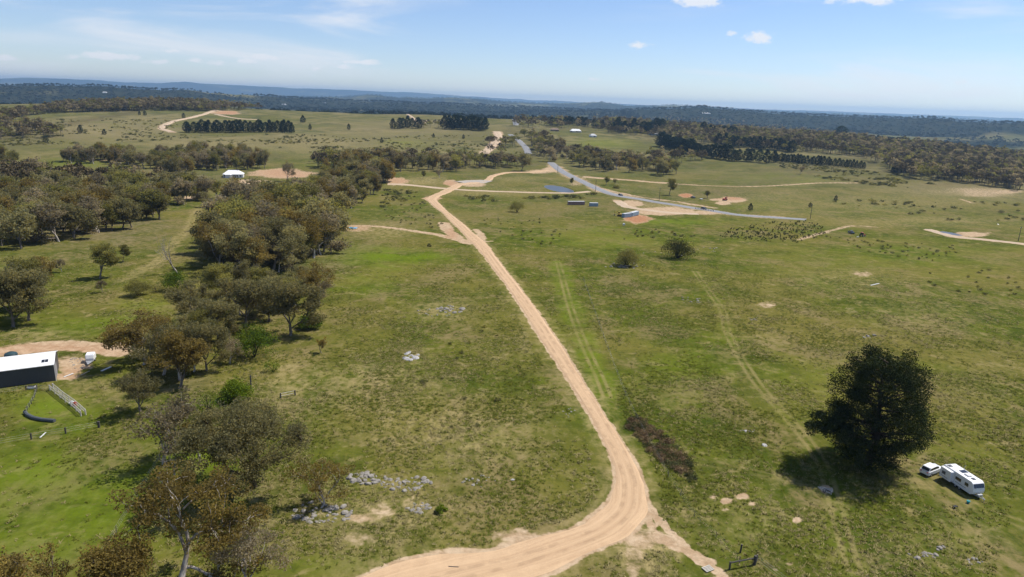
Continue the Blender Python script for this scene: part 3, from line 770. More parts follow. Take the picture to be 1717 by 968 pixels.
def grow(rng, H, trunk=.3, forks=(3, 3, 2), lens=(.34, .26, .18), ang=(34, 38, 42), r0=.028, up=.25, lean=.12, twig=True, crook=.18):
    """a crooked branching skeleton; returns branches and terminal points (with level)"""
    br = []; tips = []
    def bough(p, d, L, r, lev):
        pts = [p]; rad = [r]; k = 5
        for i in range(k):
            d = d + rng.normal(0, crook, 3) + np.array([0, 0, up * .25]); d = d / np.linalg.norm(d)
            pts.append(pts[-1] + d * L / k); rad.append(r * (1 - .42 * (i + 1) / k))
        br.append((pts, rad))
        if lev >= len(forks):
            tips.append((pts[-1], lev)); tips.append((pts[3], lev)); return
        if lev == len(forks) - 1: tips.append((pts[-1], lev)); tips.append((pts[3], lev))
        if lev == 1: tips.append((pts[4] + np.array([0, 0, -.02 * H]), lev))
        n = forks[lev]; phi = rng.uniform(0, 2 * np.pi)
        for j in range(n):
            ph = phi + 2 * np.pi * j / n + rng.normal(0, .35)
            an = math.radians(ang[lev]) * rng.uniform(.65, 1.3)
            a = np.cross(d, [0.3, .2, 1]) if abs(d[2]) < .95 else np.cross(d, [1., 0, 0]); a /= np.linalg.norm(a); b = np.cross(d, a)
            nd = d * math.cos(an) + (a * math.cos(ph) + b * math.sin(ph)) * math.sin(an)
            nd[2] = max(nd[2], -.05); nd /= np.linalg.norm(nd)
            st = pts[-1] if (j < 2 or lev == 0 and rng.random() < .5) else pts[3]
            bough(np.array(st), nd, H * lens[lev] * rng.uniform(.75, 1.25), rad[-1] * (.78 if j else .88), lev + 1)
    d0 = np.array([rng.normal(0, lean), rng.normal(0, lean), 1.0]); d0 /= np.linalg.norm(d0)
    bough(np.array([0, 0, -.25]), d0, H * trunk, H * r0, 0)
    return br, tips
def finish(name, rng, br, tips, H, spread, clump, nleaf, size, lmat, bmat, flat=.62, keep=1.0, dome=0, nside=5, r_leaf=.5):
    P = np.array([t_[0] for t_ in tips])
    if keep < 1: P = P[rng.random(len(P)) < keep]
    top = P[:, 2].max() + clump * .5
    sz = H / top
    w = max(np.percentile(np.hypot(P[:, 0], P[:, 1]), 88) + clump * .5, .1)
    sx = spread / 2 / w
    S = np.array([sx, sx, sz])
    br = [(np.asarray(p) * S, np.asarray(r)) for p, r in br]
    P = P * S
    if dome:                                   # fill the crown out to a rounded dome, each spray on its own twig
        th = rng.uniform(0, 2 * np.pi, dome); el = np.arcsin(rng.uniform(-.25, 1, dome)); q = rng.uniform(.72, 1.0, dome) * (1 + .12 * np.sin(3 * th + 1.0))
        Q = np.column_stack([spread / 2 * q * np.cos(th) * np.cos(el), spread / 2 * q * np.sin(th) * np.cos(el), H * (.56 + .40 * q * np.sin(el))]) + np.array([P[:, 0].mean(), P[:, 1].mean(), 0])
        for i_, c_ in enumerate(Q):
            n_ = P[np.argmin(((P - c_) ** 2).sum(1))]
            dl = np.linalg.norm(c_ - n_); c_ = n_ + (c_ - n_) * min(1.0, 1.5 / max(dl, 1e-6)); Q[i_] = c_
            br.append((np.array([n_, (n_ + c_) / 2 + [0, 0, .15], c_]), np.array([.03, .022, .012])))
        P = np.vstack([P, Q])
    V, F, T = leaf_quads(rng, P, clump * rng.uniform(.65, 1.3, len(P)), nleaf, size, flat, aspect=r_leaf)
    crown = mesh_np(name + '_crown', V, F, (lmat,)); attr(crown, 'tint', T)
    V2, F2 = tubes(br, nside)
    trunk = mesh_np(name + '_trunk', V2, F2, (bmat,), smooth=True)
    return trunk, crown
def gum(seed, H=11, spread=10, lmat=None, bmat=None, nleaf=84, size=.36, clump=1.2, keep=.93, forks=(4, 3, 3), trunk=.22, dome=0, **kw):
    rng = np.random.default_rng(seed)
    br, tips = grow(rng, H, trunk, forks, **kw)
    return finish('gum', rng, br, tips, H, spread, clump, nleaf, size, lmat or L_GUM, bmat or B_GREY, keep=keep, dome=dome)
def conifer(seed, H=17, wid=8, n=90, nleaf=34, size=.75, lmat=None, base=.08, top=.55, flat=.6):
    """dense dark windbreak tree: trunk, whorled boughs, needle masses"""
    rng = np.random.default_rng(seed)
    br = [([np.array([0, 0, z]) for z in np.linspace(-.3, H * .96, 7)], [H * .018 * (1 - .9 * k / 6) + .02 for k in range(7)])]
    C = []; Rr = []
    for i in range(n):
        u = base + (1 - base) * ((i + rng.random()) / n)
        prof = min(1.0, (u - base) / .18 + .55) * (1 - max(0, (u - top) / (1.02 - top)) ** 1.6)
        r = wid / 2 * max(prof, .06) * (.35 + .62 * rng.random() ** .5)
        a = i * 2.399 + rng.normal(0, .3)
        p = np.array([r * math.cos(a), r * math.sin(a), u * H - .05 * H * 0])
        C.append(p); Rr.append(wid * .13 * rng.uniform(.7, 1.3))
        if i % 3 == 0:
            br.append(([np.array([0, 0, u * H * .94]), p * np.array([.5, .5, 1]) + [0, 0, -.1], p], [.1, .07, .03]))
    V, F, T = leaf_quads(rng, np.array(C), np.array(Rr), nleaf, size, flat)
    cr = mesh_np('conifer_crown', V, F, (lmat or L_WIND,)); attr(cr, 'tint', T)
    V, F = tubes(br, 5)
    return mesh_np('conifer_trunk', V, F, (B_DARK,), smooth=True), cr
def bush(seed, H=2, wid=2.4, n=14, nleaf=40, size=.22, lmat=None, bmat=None, flat=.75, stems=6, hole=.0):
    rng = np.random.default_rng(seed)
    C = []; br = []
    for i in range(n):
        a = rng.uniform(0, 2 * np.pi); r = rng.random() ** .5 * .8; z = (1 - r * r * .75) * rng.uniform(.35, .86)
        C.append([wid / 2 * r * math.cos(a), wid / 2 * r * math.sin(a), z * H])
    C = np.array(C)
    for i in range(min(stems, n)):
        br.append(([np.array([0, 0, -.1]), C[i] * [.45, .45, .6], C[i]], [.05 * H / 2, .035 * H / 2, .015 * H / 2]))
    V, F, T = leaf_quads(rng, C, wid * .2 * rng.uniform(.7, 1.25, n), nleaf, size, flat)
    V[:, 2] = np.maximum(V[:, 2], .02)
    cr = mesh_np('bush_crown', V, F, (lmat or L_SCRUB,)); attr(cr, 'tint', T)
    V, F = tubes(br, 4)
    return mesh_np('bush_stem', V, F, (bmat or B_DARK,), smooth=True), cr

# near models (leaf sprays about 0.3 m) and middle-distance models (coarser sprays)
GUMS = [gum(11, 11, 10, dome=40), gum(12, 11, 9, keep=.8), gum(13, 12, 11, L_GUM, B_PALE, keep=.85), gum(14, 11, 8.5, L_RUST), gum(15, 11, 10, L_RUST, B_PALE, keep=.8), gum(16, 10, 9, L_GREY, B_PALE, nleaf=42), gum(17, 12, 9, L_OLIVE, trunk=.36, dome=36), gum(18, 11, 11, L_GUM, keep=.75)]
GUMS_MID = [gum(31, 11, 10, nleaf=34, size=.6, clump=1.35), gum(32, 11, 9, L_GUM, nleaf=34, size=.6, clump=1.3), gum(33, 12, 9, L_RUST, nleaf=32, size=.6, clump=1.3), gum(34, 11, 9.5, L_GREY, B_PALE, nleaf=26, size=.6, clump=1.25), gum(35, 11, 9, L_OLIVE, nleaf=34, size=.6, clump=1.35)]
CONS = [conifer(41, 17, 10), conifer(42, 17, 9, top=.4), conifer(43, 17, 11, top=.65)]
BUSHES = [bush(51, 2.0, 3.0), bush(52, 1.8, 3.4), bush(53, 2.2, 2.8, lmat=L_OLIVE)]

def plant(name, pair, loc, H, H0, rz, label, cat, group=None, wide=1.0, parts=('trunk', 'crown'), tilt=None, real=True):
    """a tree: an Empty at the foot with its own trunk and crown"""
    k = H / H0 * (K if real else 1.0)
    e = empty(name, (loc[0], loc[1], loc[2] - .03), rz, label, cat, group)
    e.scale = (k * wide, k * wide, k)
    if tilt: e.rotation_euler = (tilt[0], tilt[1], rz)
    link(parts[0], pair[0], e); link(parts[1], pair[1], e)
    return e

# ------------------------------------------------------------------ placing by stand
def inside(poly, x, y):
    c = np.zeros(len(x), bool); n = len(poly)
    for i in range(n):
        (x0, y0), (x1, y1) = poly[i], poly[(i + 1) % n]
        k = ((y0 > y) != (y1 > y)) & (x < (x1 - x0) * (y - y0) / ((y1 - y0) + 1e-12) + x0)
        c ^= k
    return c
def spots(poly, n, gap, seed):
    """n points on the terrain inside an outline given in photo pixels, at least gap metres apart"""
    rng = np.random.default_rng(seed)
    P = np.array(poly, float); lo, hi = P.min(0), P.max(0)
    x = rng.uniform(lo[0], hi[0], n * 14); y = rng.uniform(lo[1], hi[1], n * 14)
    k = inside(poly, x, y); x, y = x[k][:n * 6], y[k][:n * 6]
    g = ground(x, y)
    keep = []
    for p in g:
        if len(keep) >= n: break
        if not keep or np.min(np.hypot(*(np.array(keep)[:, :2] - p[:2]).T)) > gap: keep.append(p)
    return np.array(keep)
def gum_at(p, H, rng, label, group, kinds=None, wide=None):
    D = math.hypot(p[0], p[1])
    src = GUMS if D < 290 else GUMS_MID
    i = rng.choice(kinds) if (kinds and D < 290) else rng.integers(len(src))
    h0 = 12 if (src is GUMS and i in (2, 6)) or (src is GUMS_MID and i == 2) else (10 if src is GUMS and i == 5 else 11)
    look = (('brown', 'brown open-crowned', 'white-limbed brown', 'rust-leaved', 'white-limbed rusty', 'thin grey', 'tall-boled olive', 'ragged brown') if src is GUMS else ('broad brown', 'brown', 'rust-leaved', 'thin grey', 'olive'))[i]
    size = 'short' if H < HR[0] + .3 * (HR[1] - HR[0]) else ('tall' if H > HR[0] + .7 * (HR[1] - HR[0]) else 'mid-height')
    return plant('gum_tree', src[i], p, H, h0, rng.uniform(0, 6.28), '%s %s %s' % (size, look, label), 'tree', group, wide or rng.uniform(1.0, 1.3))
def stand(poly, n, h, label, group, seed, gap=4.5, kinds=None):
    global HR
    HR = h
    rng = np.random.default_rng(seed)
    for p in spots(poly, n, gap * K, seed):
        gum_at(p, rng.uniform(*h), rng, label, group, kinds)

stand([(0, 330), (60, 322), (200, 318), (330, 322), (372, 332), (345, 338), (300, 345), (280, 378), (215, 392), (130, 404), (70, 408), (20, 422), (-30, 425), (-30, 335)], 84, (8.5, 13),
      'gum in the wood beyond the grassy clearing', 'gums of the wood beyond the clearing', 101, 4.2)
stand([(398, 348), (430, 343), (520, 338), (545, 305), (562, 294), (640, 291), (650, 302), (632, 334), (600, 348), (566, 360), (572, 385), (556, 405), (540, 430), (515, 440), (470, 468), (420, 462), (385, 458), (352, 450), (350, 415), (372, 385), (395, 350)], 112, (10, 15.5),
      'gum in the long wood beside the dirt road', 'gums of the long wood beside the dirt road', 102, 4.0)
stand([(95, 272), (150, 262), (240, 268), (236, 273)], 14, (8, 11), 'gum in the row behind the pale clearing', 'gums in the row behind the clearing', 103, 5)
stand([(212, 285), (250, 262), (350, 258), (440, 264), (452, 284), (410, 282), (380, 286), (300, 292)], 34, (9, 13), 'gum in the thicket behind the white-roofed house', 'gums behind the white-roofed house', 104, 5)
stand([(520, 284), (565, 272), (650, 276), (800, 282), (900, 281), (920, 285), (800, 289), (700, 289), (640, 290)], 22, (11, 16), 'gum in the creek belt left of the sealed road', 'gums of the creek belt left of the road', 105, 6)
stand([(940, 270), (990, 285), (1060, 294), (1132, 298), (1140, 291), (1060, 283), (990, 274), (950, 262)], 20, (11, 15), 'gum in the creek belt right of the sealed road', 'gums of the creek belt right of the road', 106, 6)
stand([(872, 228), (905, 232), (940, 252), (932, 274), (898, 274), (896, 250)], 9, (11, 15), 'gum in the grove beside the bend of the sealed road', 'gums beside the road bend', 107, 6)
stand([(0, 258), (30, 262), (28, 282), (0, 285)], 6, (7, 10), 'gum at the edge of the pale clearing', 'gums at the clearing edge', 108, 4)

stand([(330, 525), (400, 492), (480, 490), (545, 478), (562, 500), (510, 545), (430, 540), (372, 585), (335, 640), (272, 665), (240, 610), (300, 562)], 24, (5.5, 9.5), 'gum in the straggling strip between the shed and long wood', 'gums of the straggling strip', 109, 3.5)
# gums that stand out one by one: foot px, height m, model, label
rng = np.random.default_rng(77)
SINGLE = [(487, 562, 11.5, 0, 1.15, 'leaning gum with a forked dark trunk behind the round green shrub'),
          (412, 548, 10.5, 1, 1.2, 'brown gum between the clearing and the leaning forked gum'),
          (450, 540, 9.5, 7, 1.1, 'thin-crowned gum just left of the leaning forked gum'),
          (534, 512, 9.5, 4, 1.0, 'rust-crowned gum at the grassy edge of the long wood'),
          (352, 560, 7.0, 5, 1.0, 'pale sparse gum between clearing and round green shrub'),
          (300, 652, 9.6, 3, 1.0, 'rusty gum with a spreading crown above the shed track'),
          (346, 622, 9.0, 0, .9, 'upright brown gum behind the rusty spreading gum'),
          (222, 602, 5.2, 7, 1.0, 'small gum at the end of the shed driveway'),
          (236, 690, 6.2, 1, 1.1, 'low drooping gum below the shed driveway'),
          (262, 566, 4.6, 4, 1.2, 'short bushy gum uphill of the shed driveway'),
          (385, 610, 5.0, 5, .9, 'thin grey sapling gum beside the round green shrub'),
          (275, 778, 9.5, 5, 1.0, 'sparse grey gum with bare pale limbs over the lower paddock'),
          (335, 775, 6.0, 4, .9, 'reddish young gum beside the sparse grey gum'),
          (168, 468, 9.0, 6, 1.1, 'round olive gum alone on the grassy clearing'),
          (22, 548, 12.5, 0, 1.0, 'big shady gum at the clearing above the shed'),
          (66, 496, 9.5, 4, .9, 'gum with an orange crown behind the big shady gum'),
          (-25, 520, 12.5, 3, 1.0, 'broad gum beside the big shady gum above the shed'),
          (48, 538, 10.5, 0, 1.1, 'dense brown gum right of the big shady gum above the shed'),
          (-6, 556, 9.5, 6, 1.2, 'olive gum in front of the big shady gum above the shed'),
          (40, 515, 11.0, 6, 1.1, 'olive gum between the big shady gum and the orange-crowned one'),
          (104, 456, 4.0, 5, .8, 'spindly sapling gum on the clearing'),
          (206, 440, 5.0, 6, .9, 'small olive sapling near the round olive gum'),
          (172, 490, 3.4, 5, .8, 'tiny thin gum in front of the round olive gum'),
          (306, 343, 9.0, 0, 1.1, 'dark gum standing on the bare track edge'),
          (343, 348, 7.0, 2, 1.1, 'pale-trunked gum on the bare ground by the track'),
          (481, 305, 13.5, 5, .8, 'grey bare-limbed gum in front of the orange earth pad'),
          (1122, 327, 11.0, 6, .9, 'open-crowned roadside gum beside the red earth pile'),
          (1016, 311, 6.5, 6, 1.1, 'round dark tree between sealed road and pale track'),
          (1031, 310, 4.5, 1, .8, 'small thin tree beside the round dark roadside tree'),
          (1186, 333, 5.0, 6, 1.2, 'olive tree beside the parked dark ute'),
          (709, 300, 6.0, 6, .9, 'lone small gum on the dry flat before the creek belt'),
          (737, 299, 7.0, 5, .9, 'thin gum on the dry flat before the creek belt'),
          (960, 311, 5.5, 6, .8, 'small tree on the bank above the farm dam'),
          (1056, 262, 8.0, 1, 1.3, 'brown twin-crowned tree on the green slope'),
          (960, 262, 10.0, 0, 1.1, 'brown gum on the edge of the green slope'),
          (1125, 268, 9.0, 3, 1.3, 'brown bushy tree below the dark conifer belt'),
          (1178, 268, 8.5, 3, 1.3, 'broad brown tree against the dark conifer belt'),
          (1342, 292, 8.0, 5, .9, 'bare grey tree on the scrubby slope below the conifer row')]
for (px, py, H, kd, wd, lab) in SINGLE:
    p = G(px, py)
    src = GUMS[kd]
    h0 = 12 if kd in (2, 6) else (10 if kd == 5 else 11)
    plant('gum_tree', src, p, H, h0, rng.uniform(0, 6.28), lab, 'tree', None, wd)

# hero gums in the foreground, each its own model
def hero(px, py, H, spread, seed, label, lm, bm, nleaf=110, keep=.9, size=.26, clump=1.05, **kw):
    pr = gum(seed, H, spread, lm, bm, nleaf, size, clump, keep, **kw)
    plant('gum_tree', pr, G(px, py), H, H, 0, label, 'tree')
hero(298, 985, 11.5, 13.5, 205, 'snow gum with twisting white limbs and rusty leaves by the wire fence', L_RUST, B_PALE, 130, .85, forks=(4, 3, 3), trunk=.26, r0=.034, crook=.24, dome=30)
hero(425, 818, 11.8, 13.5, 222, 'large dark-trunked gum with a wide brown crown above the rocks', L_GUM, B_DARK, 110, 1.0, clump=1.05, forks=(5, 4, 3), trunk=.24, r0=.034, ang=(40, 40, 42), dome=150)
hero(538, 852, 5.6, 6.4, 203, 'small pale-stemmed gum growing out of the rock heap', L_RUST, B_PALE, 70, .85, .2, .6, forks=(4, 3, 2), trunk=.2)
hero(412, 985, 7.2, 7.5, 204, 'low gum with crooked white branches beside the snow gum', L_GREY, B_PALE, 60, .75, .22, .75, crook=.3)
hero(60, 1062, 9.5, 11, 225, 'rust-topped gum in the corner of the lower paddock', L_RUST, B_PALE, 130, .95, forks=(4, 3, 3))
hero(168, 1050, 7.8, 8, 206, 'bushy rusty gum beside the wire fence corner', L_RUST, B_GREY, 110, .95, forks=(4, 3, 3))
hero(88, 985, 4.6, 3.0, 207, 'slender young gum with an orange tip in the lower paddock', L_RUST, B_GREY, 60, .9, .2, .5, forks=(3, 3))
hero(540, 592, 3.0, 2.0, 208, 'little orange-topped sapling alone on the grass slope', L_RUST, B_GREY, 60, .95, .16, .36, forks=(3, 3), trunk=.42)
for (px, py, H, wd, sd, lm, lab) in [(1050, 446, 6.2, 7.2, 209, L_OLIVE, 'small grey-olive tree growing among the rocks on the open paddock'),
                                     (1135, 433, 8.0, 11.0, 210, leaf_mat('dark_tree_leaves', (.030, .036, .013), (.050, .055, .018), (.085, .085, .028)), 'dense dark spreading tree next to the small tree on the rocks')]:
    pr = bush(sd, H, wd, 60, 120, .3, lm, B_DARK, .7, 14)
    plant('paddock_tree', pr, G(px, py), 1, 1, 0, lab, 'tree')
# dead trees: bare skeletons
for (px, py, H, sp, seed, lab) in [(297, 458, 10.5, 9, 301, 'tall dead grey tree standing behind the dark green shrub'), (556, 424, 8.0, 8, 302, 'bleached bare tree at the grassy edge of the long wood'), (292, 800, 5.5, 5, 305, 'bare pale tree stump with broken limbs behind the snow gum')]:
    r_ = np.random.default_rng(seed)
    br, tips = grow(r_, H, .3, (3, 3, 3, 2), (.3, .24, .18, .13), (34, 38, 40, 42), r0=.026, crook=.22)
    pts = np.vstack([np.asarray(b_[0]) for b_ in br]); k = np.array([sp / 2 / np.abs(pts[:, :2]).max()] * 2 + [H / pts[:, 2].max()])
    V, F = tubes([(np.asarray(p) * k * K, np.maximum(r, .018) * K) for p, r in br], 5)
    me = mesh_np('dead_tree', V, F, (B_DEAD,), smooth=True)
    tag(link('dead_tree', me, None, tuple(G(px, py))), lab, 'tree')

# the great dark pine
rng = np.random.default_rng(400)
PINE_H = 15.3
C = []; Rr = []; br = [([np.array([.3 * math.sin(z * .4), .2 * math.cos(z * .5), z]) for z in np.linspace(-.3, PINE_H * .93, 9)], list(np.linspace(.55, .06, 9)))]
for i in range(430):
    u = .09 + .89 * (i + rng.random()) / 430
    prof = min(1, .72 + (u - .09) * 1.2) * math.sqrt(max(0.0, 1 - max(0, (u - .42) / .6) ** 3.0))
    a = i * 2.399 + rng.normal(0, .4)
    r = 5.5 * prof * (.25 + .75 * rng.random() ** .45) * (1 + .16 * math.sin(3 * a + u * 9) + .1 * math.sin(5 * a + 2))
    C.append(np.array([r * math.cos(a), r * math.sin(a), u * PINE_H + .35 * rng.normal()])); Rr.append(rng.uniform(.85, 1.35))
for i in range(46):                       # the low limb reaching out to the left
    s = rng.random()
    C.append(np.array([-4.5 - 4.4 * s + rng.normal(0, .4), -.6 + rng.normal(0, .9), 5.4 + .9 * math.sin(s * 3) + rng.normal(0, .6)])); Rr.append(rng.uniform(.5, .9))
br.append(([np.array(q) for q in [(0, 0, 3.2), (-3, -.3, 4.4), (-6, -.6, 5.2), (-8.6, -.6, 5.6)]], [.26, .18, .12, .05]))
for i in range(0, 430, 6):
    p = C[i]; z0 = max(1.5, p[2] - .28 * math.hypot(p[0], p[1]))
    br.append(([np.array([0, 0, z0]), np.array([p[0] * .5, p[1] * .5, (z0 + p[2]) / 2 - .1]), p], [.14, .1, .04]))
V, F, T = leaf_quads(rng, np.array(C), np.array(Rr), 220, .21, .66, aspect=.45)
cr = mesh_np('pine_crown', V, F, (L_PINE,)); attr(cr, 'tint', T)
V, F = tubes(br, 7); tk = mesh_np('pine_trunk', V, F, (B_DARK,), smooth=True)
plant('pine_tree', (tk, cr), G(1456, 779), PINE_H, PINE_H, 0, 'huge dark pine with a low limb beside the caravan', 'tree')

# conifer windbreaks
def row(pts, n, hpx, label, group, seed, depth=0.0, wide=1.0):
    rng = np.random.default_rng(seed)
    ln = ground([p[0] for p in pts], [p[1] for p in pts])[:, :2]
    s = np.concatenate([[0], np.cumsum(np.linalg.norm(np.diff(ln, axis=0), axis=1))])
    for k in range(n):
        t_ = s[-1] * (k + .5 + rng.uniform(-.3, .3)) / n
        x = np.interp(t_, s, ln[:, 0]); y = np.interp(t_, s, ln[:, 1])
        if depth: dd = math.hypot(x, y); q = rng.uniform(0, depth); x += x / dd * q; y += y / dd * q
        p = (x, y, float(height(x, y)))
        H = hpx / px_per_m(p) * rng.uniform(.8, 1.15)
        i = rng.integers(3); f = H * px_per_m(p) / hpx; wd = rng.uniform(.9, 1.25)
        look = ('taller ' if f > 1.04 else ('shorter ' if f < .92 else 'mid-height ')) + ('broad ' if wd > 1.12 else ('slim ' if wd < 1.0 else '')) + ('blunt ', 'pointed ', 'round-topped ')[i]
        plant('conifer_tree', CONS[i], p, H, 17, rng.uniform(0, 6.28), look + label, 'tree', group, wide * wd, real=False)
row([(308, 223), (400, 223), (494, 224)], 28, 19, 'dark conifer in the straight windbreak below the upper track', 'windbreak conifers below the upper track', 501, 12, 1.05)
row([(744, 217), (780, 219), (816, 220)], 13, 21, 'dark conifer in the block at the crest by the gravel road', 'conifers at the crest by the gravel road', 502, 22, 1.2)
row([(1106, 246), (1150, 258), (1190, 266), (1240, 272), (1300, 274)], 34, 22, 'dark conifer in the dense belt above the green slope', 'conifers of the dense belt', 503, 16, 1.15)
row([(1300, 272), (1370, 277), (1450, 284)], 26, 14, 'dark conifer in the clipped row along the scrub slope', 'conifers of the clipped row', 504, 4, 1.0)
row([(1492, 290), (1505, 290), (1522, 289)], 4, 14, 'dark conifer in the short clump on the scrub slope', 'conifers of the short clump', 505, 3, 1.3)
row([(656, 217), (690, 215), (705, 216)], 6, 18, 'dark conifer in the mixed clump on the pasture crest', 'conifers of the mixed clump', 506, 10, 1.2)
row([(1200, 245), (1240, 248), (1290, 252), (1330, 258)], 15, 20, 'dark conifer behind the dense belt near the hidden houses', 'conifers behind the dense belt', 507, 30, 1.2)
row([(920, 212), (965, 210), (1010, 216), (1050, 222)], 16, 13, 'dark conifer sheltering the farmhouses on the crest', 'conifers around the crest farmhouses', 508, 20, 1.2)
row([(1030, 222), (1085, 225), (1110, 220)], 10, 22, 'dark conifer beside the pale garden on the crest', 'conifers beside the crest garden', 509, 25, 1.3)
row([(985, 200), (1040, 198), (1080, 203)], 12, 11, 'dark conifer in the plantation on the skyline ridge', 'conifers of the skyline plantation', 510, 60, 1.3)
row([(1170, 222), (1200, 226), (1235, 232)], 9, 16, 'dark conifer below the long grey house', 'conifers below the long grey house', 511, 20, 1.2)
SOLO = [(1409, 231, 19, 1.9, 'big round dark conifer on the hilltop by the green-roofed house'), (520, 218, 10, 1.0, 'single dark conifer right of the straight windbreak'), (585, 218, 10, 1.0, 'single dark conifer left of the mixed clump'),
        (640, 240, 9, 1.2, 'dark bushy conifer in the middle of the pasture slope'), (727, 231, 7, 1.2, 'small dark conifer on the pasture above the creek belt'), (777, 233, 7, 1.2, 'small dark conifer near the wide earth track'),
        (135, 224, 14, 1.0, 'tall dark conifer in the scrubby upper paddock'), (175, 226, 9, 1.6, 'squat dark conifer in the scrubby upper paddock'), (234, 193, 6, 1.3, 'small conifer below the ridge forest'),
        (243, 194, 8, 1.2, 'slightly taller conifer below the ridge forest'), (308, 199, 9, 1.0, 'dark conifer beside the winding upper track'), (1401, 337, 9, 1.1, 'round dark tree alone on the wide green hillside'),
        (1358, 348, 8, 1.2, 'round dark tree behind the power pole'), (1258, 353, 12, 1.3, 'dark round bush tree by the dry creek line'), (77, 545 - 305, 12, 1.2, 'dark conifer near the left clearing edge'), (508, 206, 12, 1.5, 'thick dark tree on the mown crest field')]
for (px, py, hpx, wd, lab) in SOLO:
    p = G(px, py)
    plant('conifer_tree', CONS[int(px) % 3], p, hpx / px_per_m(p), 17, px, lab, 'tree', None, wd, real=False)

# shrubs that stand out
SHRUB = [(427, 598, 6.4, 8.6, L_GREEN, 'big round dark green shrub with a lit yellow-green side'), (459, 623, 2.4, 3.2, L_LIME, 'small bright lime shrub on the grass slope'),
         (350, 695, 4.4, 3.6, L_GREEN, 'dark green shrub beside the grey dead stump'), (395, 672, 3.6, 4.6, L_LIME, 'yellow-green shrub below the thin grey sapling'),
         (295, 487, 5.2, 6.6, L_GREEN, 'dense dark green shrub at the foot of the dead grey tree'), (232, 496, 4.4, 5.6, L_OLIVE, 'grey-green shrub on the bright clearing'),
         (262, 490, 2.6, 3.4, L_OLIVE, 'low grey shrub beside the grey-green clearing shrub'), (740, 859, 1.0, 1.4, L_LIME, 'small lime bush right of the rock field'),
         (520, 552, 3.4, 4.6, L_GREEN, 'green shrub under the rust-crowned gum'), (720, 414, 1.4, 1.6, L_SCRUB, 'brown bush beside the reddish side track'), (1033, 316, 2.4, 5.6, L_OLIVE, 'low olive bush below the pale track'),
         (867, 356, 7, 9, L_OLIVE, 'broad feathery shrub on the paddock left of the containers')]
for k, (px, py, H, wd, lm, lab) in enumerate(SHRUB):
    big = wd > 4
    pr = bush(600 + k, H, wd, 46 if big else 16, 130 if big else 60, .24 if big else .16, lm)
    plant('shrub', pr, G(px, py), 1, 1, 0, lab, 'shrub', None, parts=('stem', 'crown'))
# low dark bushes dotted over the paddocks
def dots(poly, n, h, label, group, seed, gap=2.0):
    rng = np.random.default_rng(seed)
    for p in spots(poly, n, gap * K, seed):
        i = rng.integers(3); hh = rng.uniform(*h) * .8; wd = rng.uniform(.8, 1.4)
        look = ('tall ' if hh > h[0] + .66 * (h[1] - h[0]) else ('tiny ' if hh < h[0] + .33 * (h[1] - h[0]) else '')) + ('spreading ' if wd > 1.2 else ('narrow ' if wd < 1.0 else 'round ')) + ('grey-green ', 'dark green ', 'olive ')[i]
        plant('bush', BUSHES[i], p, hh, 2.0, rng.uniform(0, 6.28), look + label, 'bush', group, wd, ('stem', 'crown'))
dots([(640, 325), (705, 328), (745, 372), (735, 385), (690, 380), (640, 372)], 60, (.6, 1.5), 'bush on the scrubby paddock left of the dirt road', 'bushes left of the dirt road', 701)
dots([(800, 368), (880, 362), (960, 380), (930, 415), (850, 400)], 42, (.5, 1.3), 'bush scattered right of the dirt road junction', 'bushes right of the road junction', 702)
dots([(1020, 385), (1110, 385), (1180, 395), (1100, 405), (1020, 402)], 24, (.8, 1.5), 'bush on the paddock behind the dark spreading tree', 'bushes behind the dark spreading tree', 703)
dots([(1380, 395), (1480, 405), (1600, 410), (1640, 425), (1560, 440), (1440, 420)], 60, (.5, 1.3), 'bush on the green rise near the old machinery', 'bushes near the old machinery', 704)
dots([(1540, 460), (1717, 450), (1717, 500), (1560, 490)], 22, (.7, 1.2), 'bush on the right-hand paddock beyond the white plank', 'bushes beyond the white plank', 705)
dots([(1500, 345), (1717, 352), (1717, 380), (1640, 375), (1500, 362)], 16, (1.2, 2.6), 'bush on the dry slope by the right-hand dam', 'bushes by the right-hand dam', 706, 5)
dots([(790, 530), (850, 560), (870, 700), (720, 740), (700, 640)], 16, (.5, 1.0), 'tussocky bush on the slope left of the dirt road', 'tussocky bushes on the road slope', 707, 3)

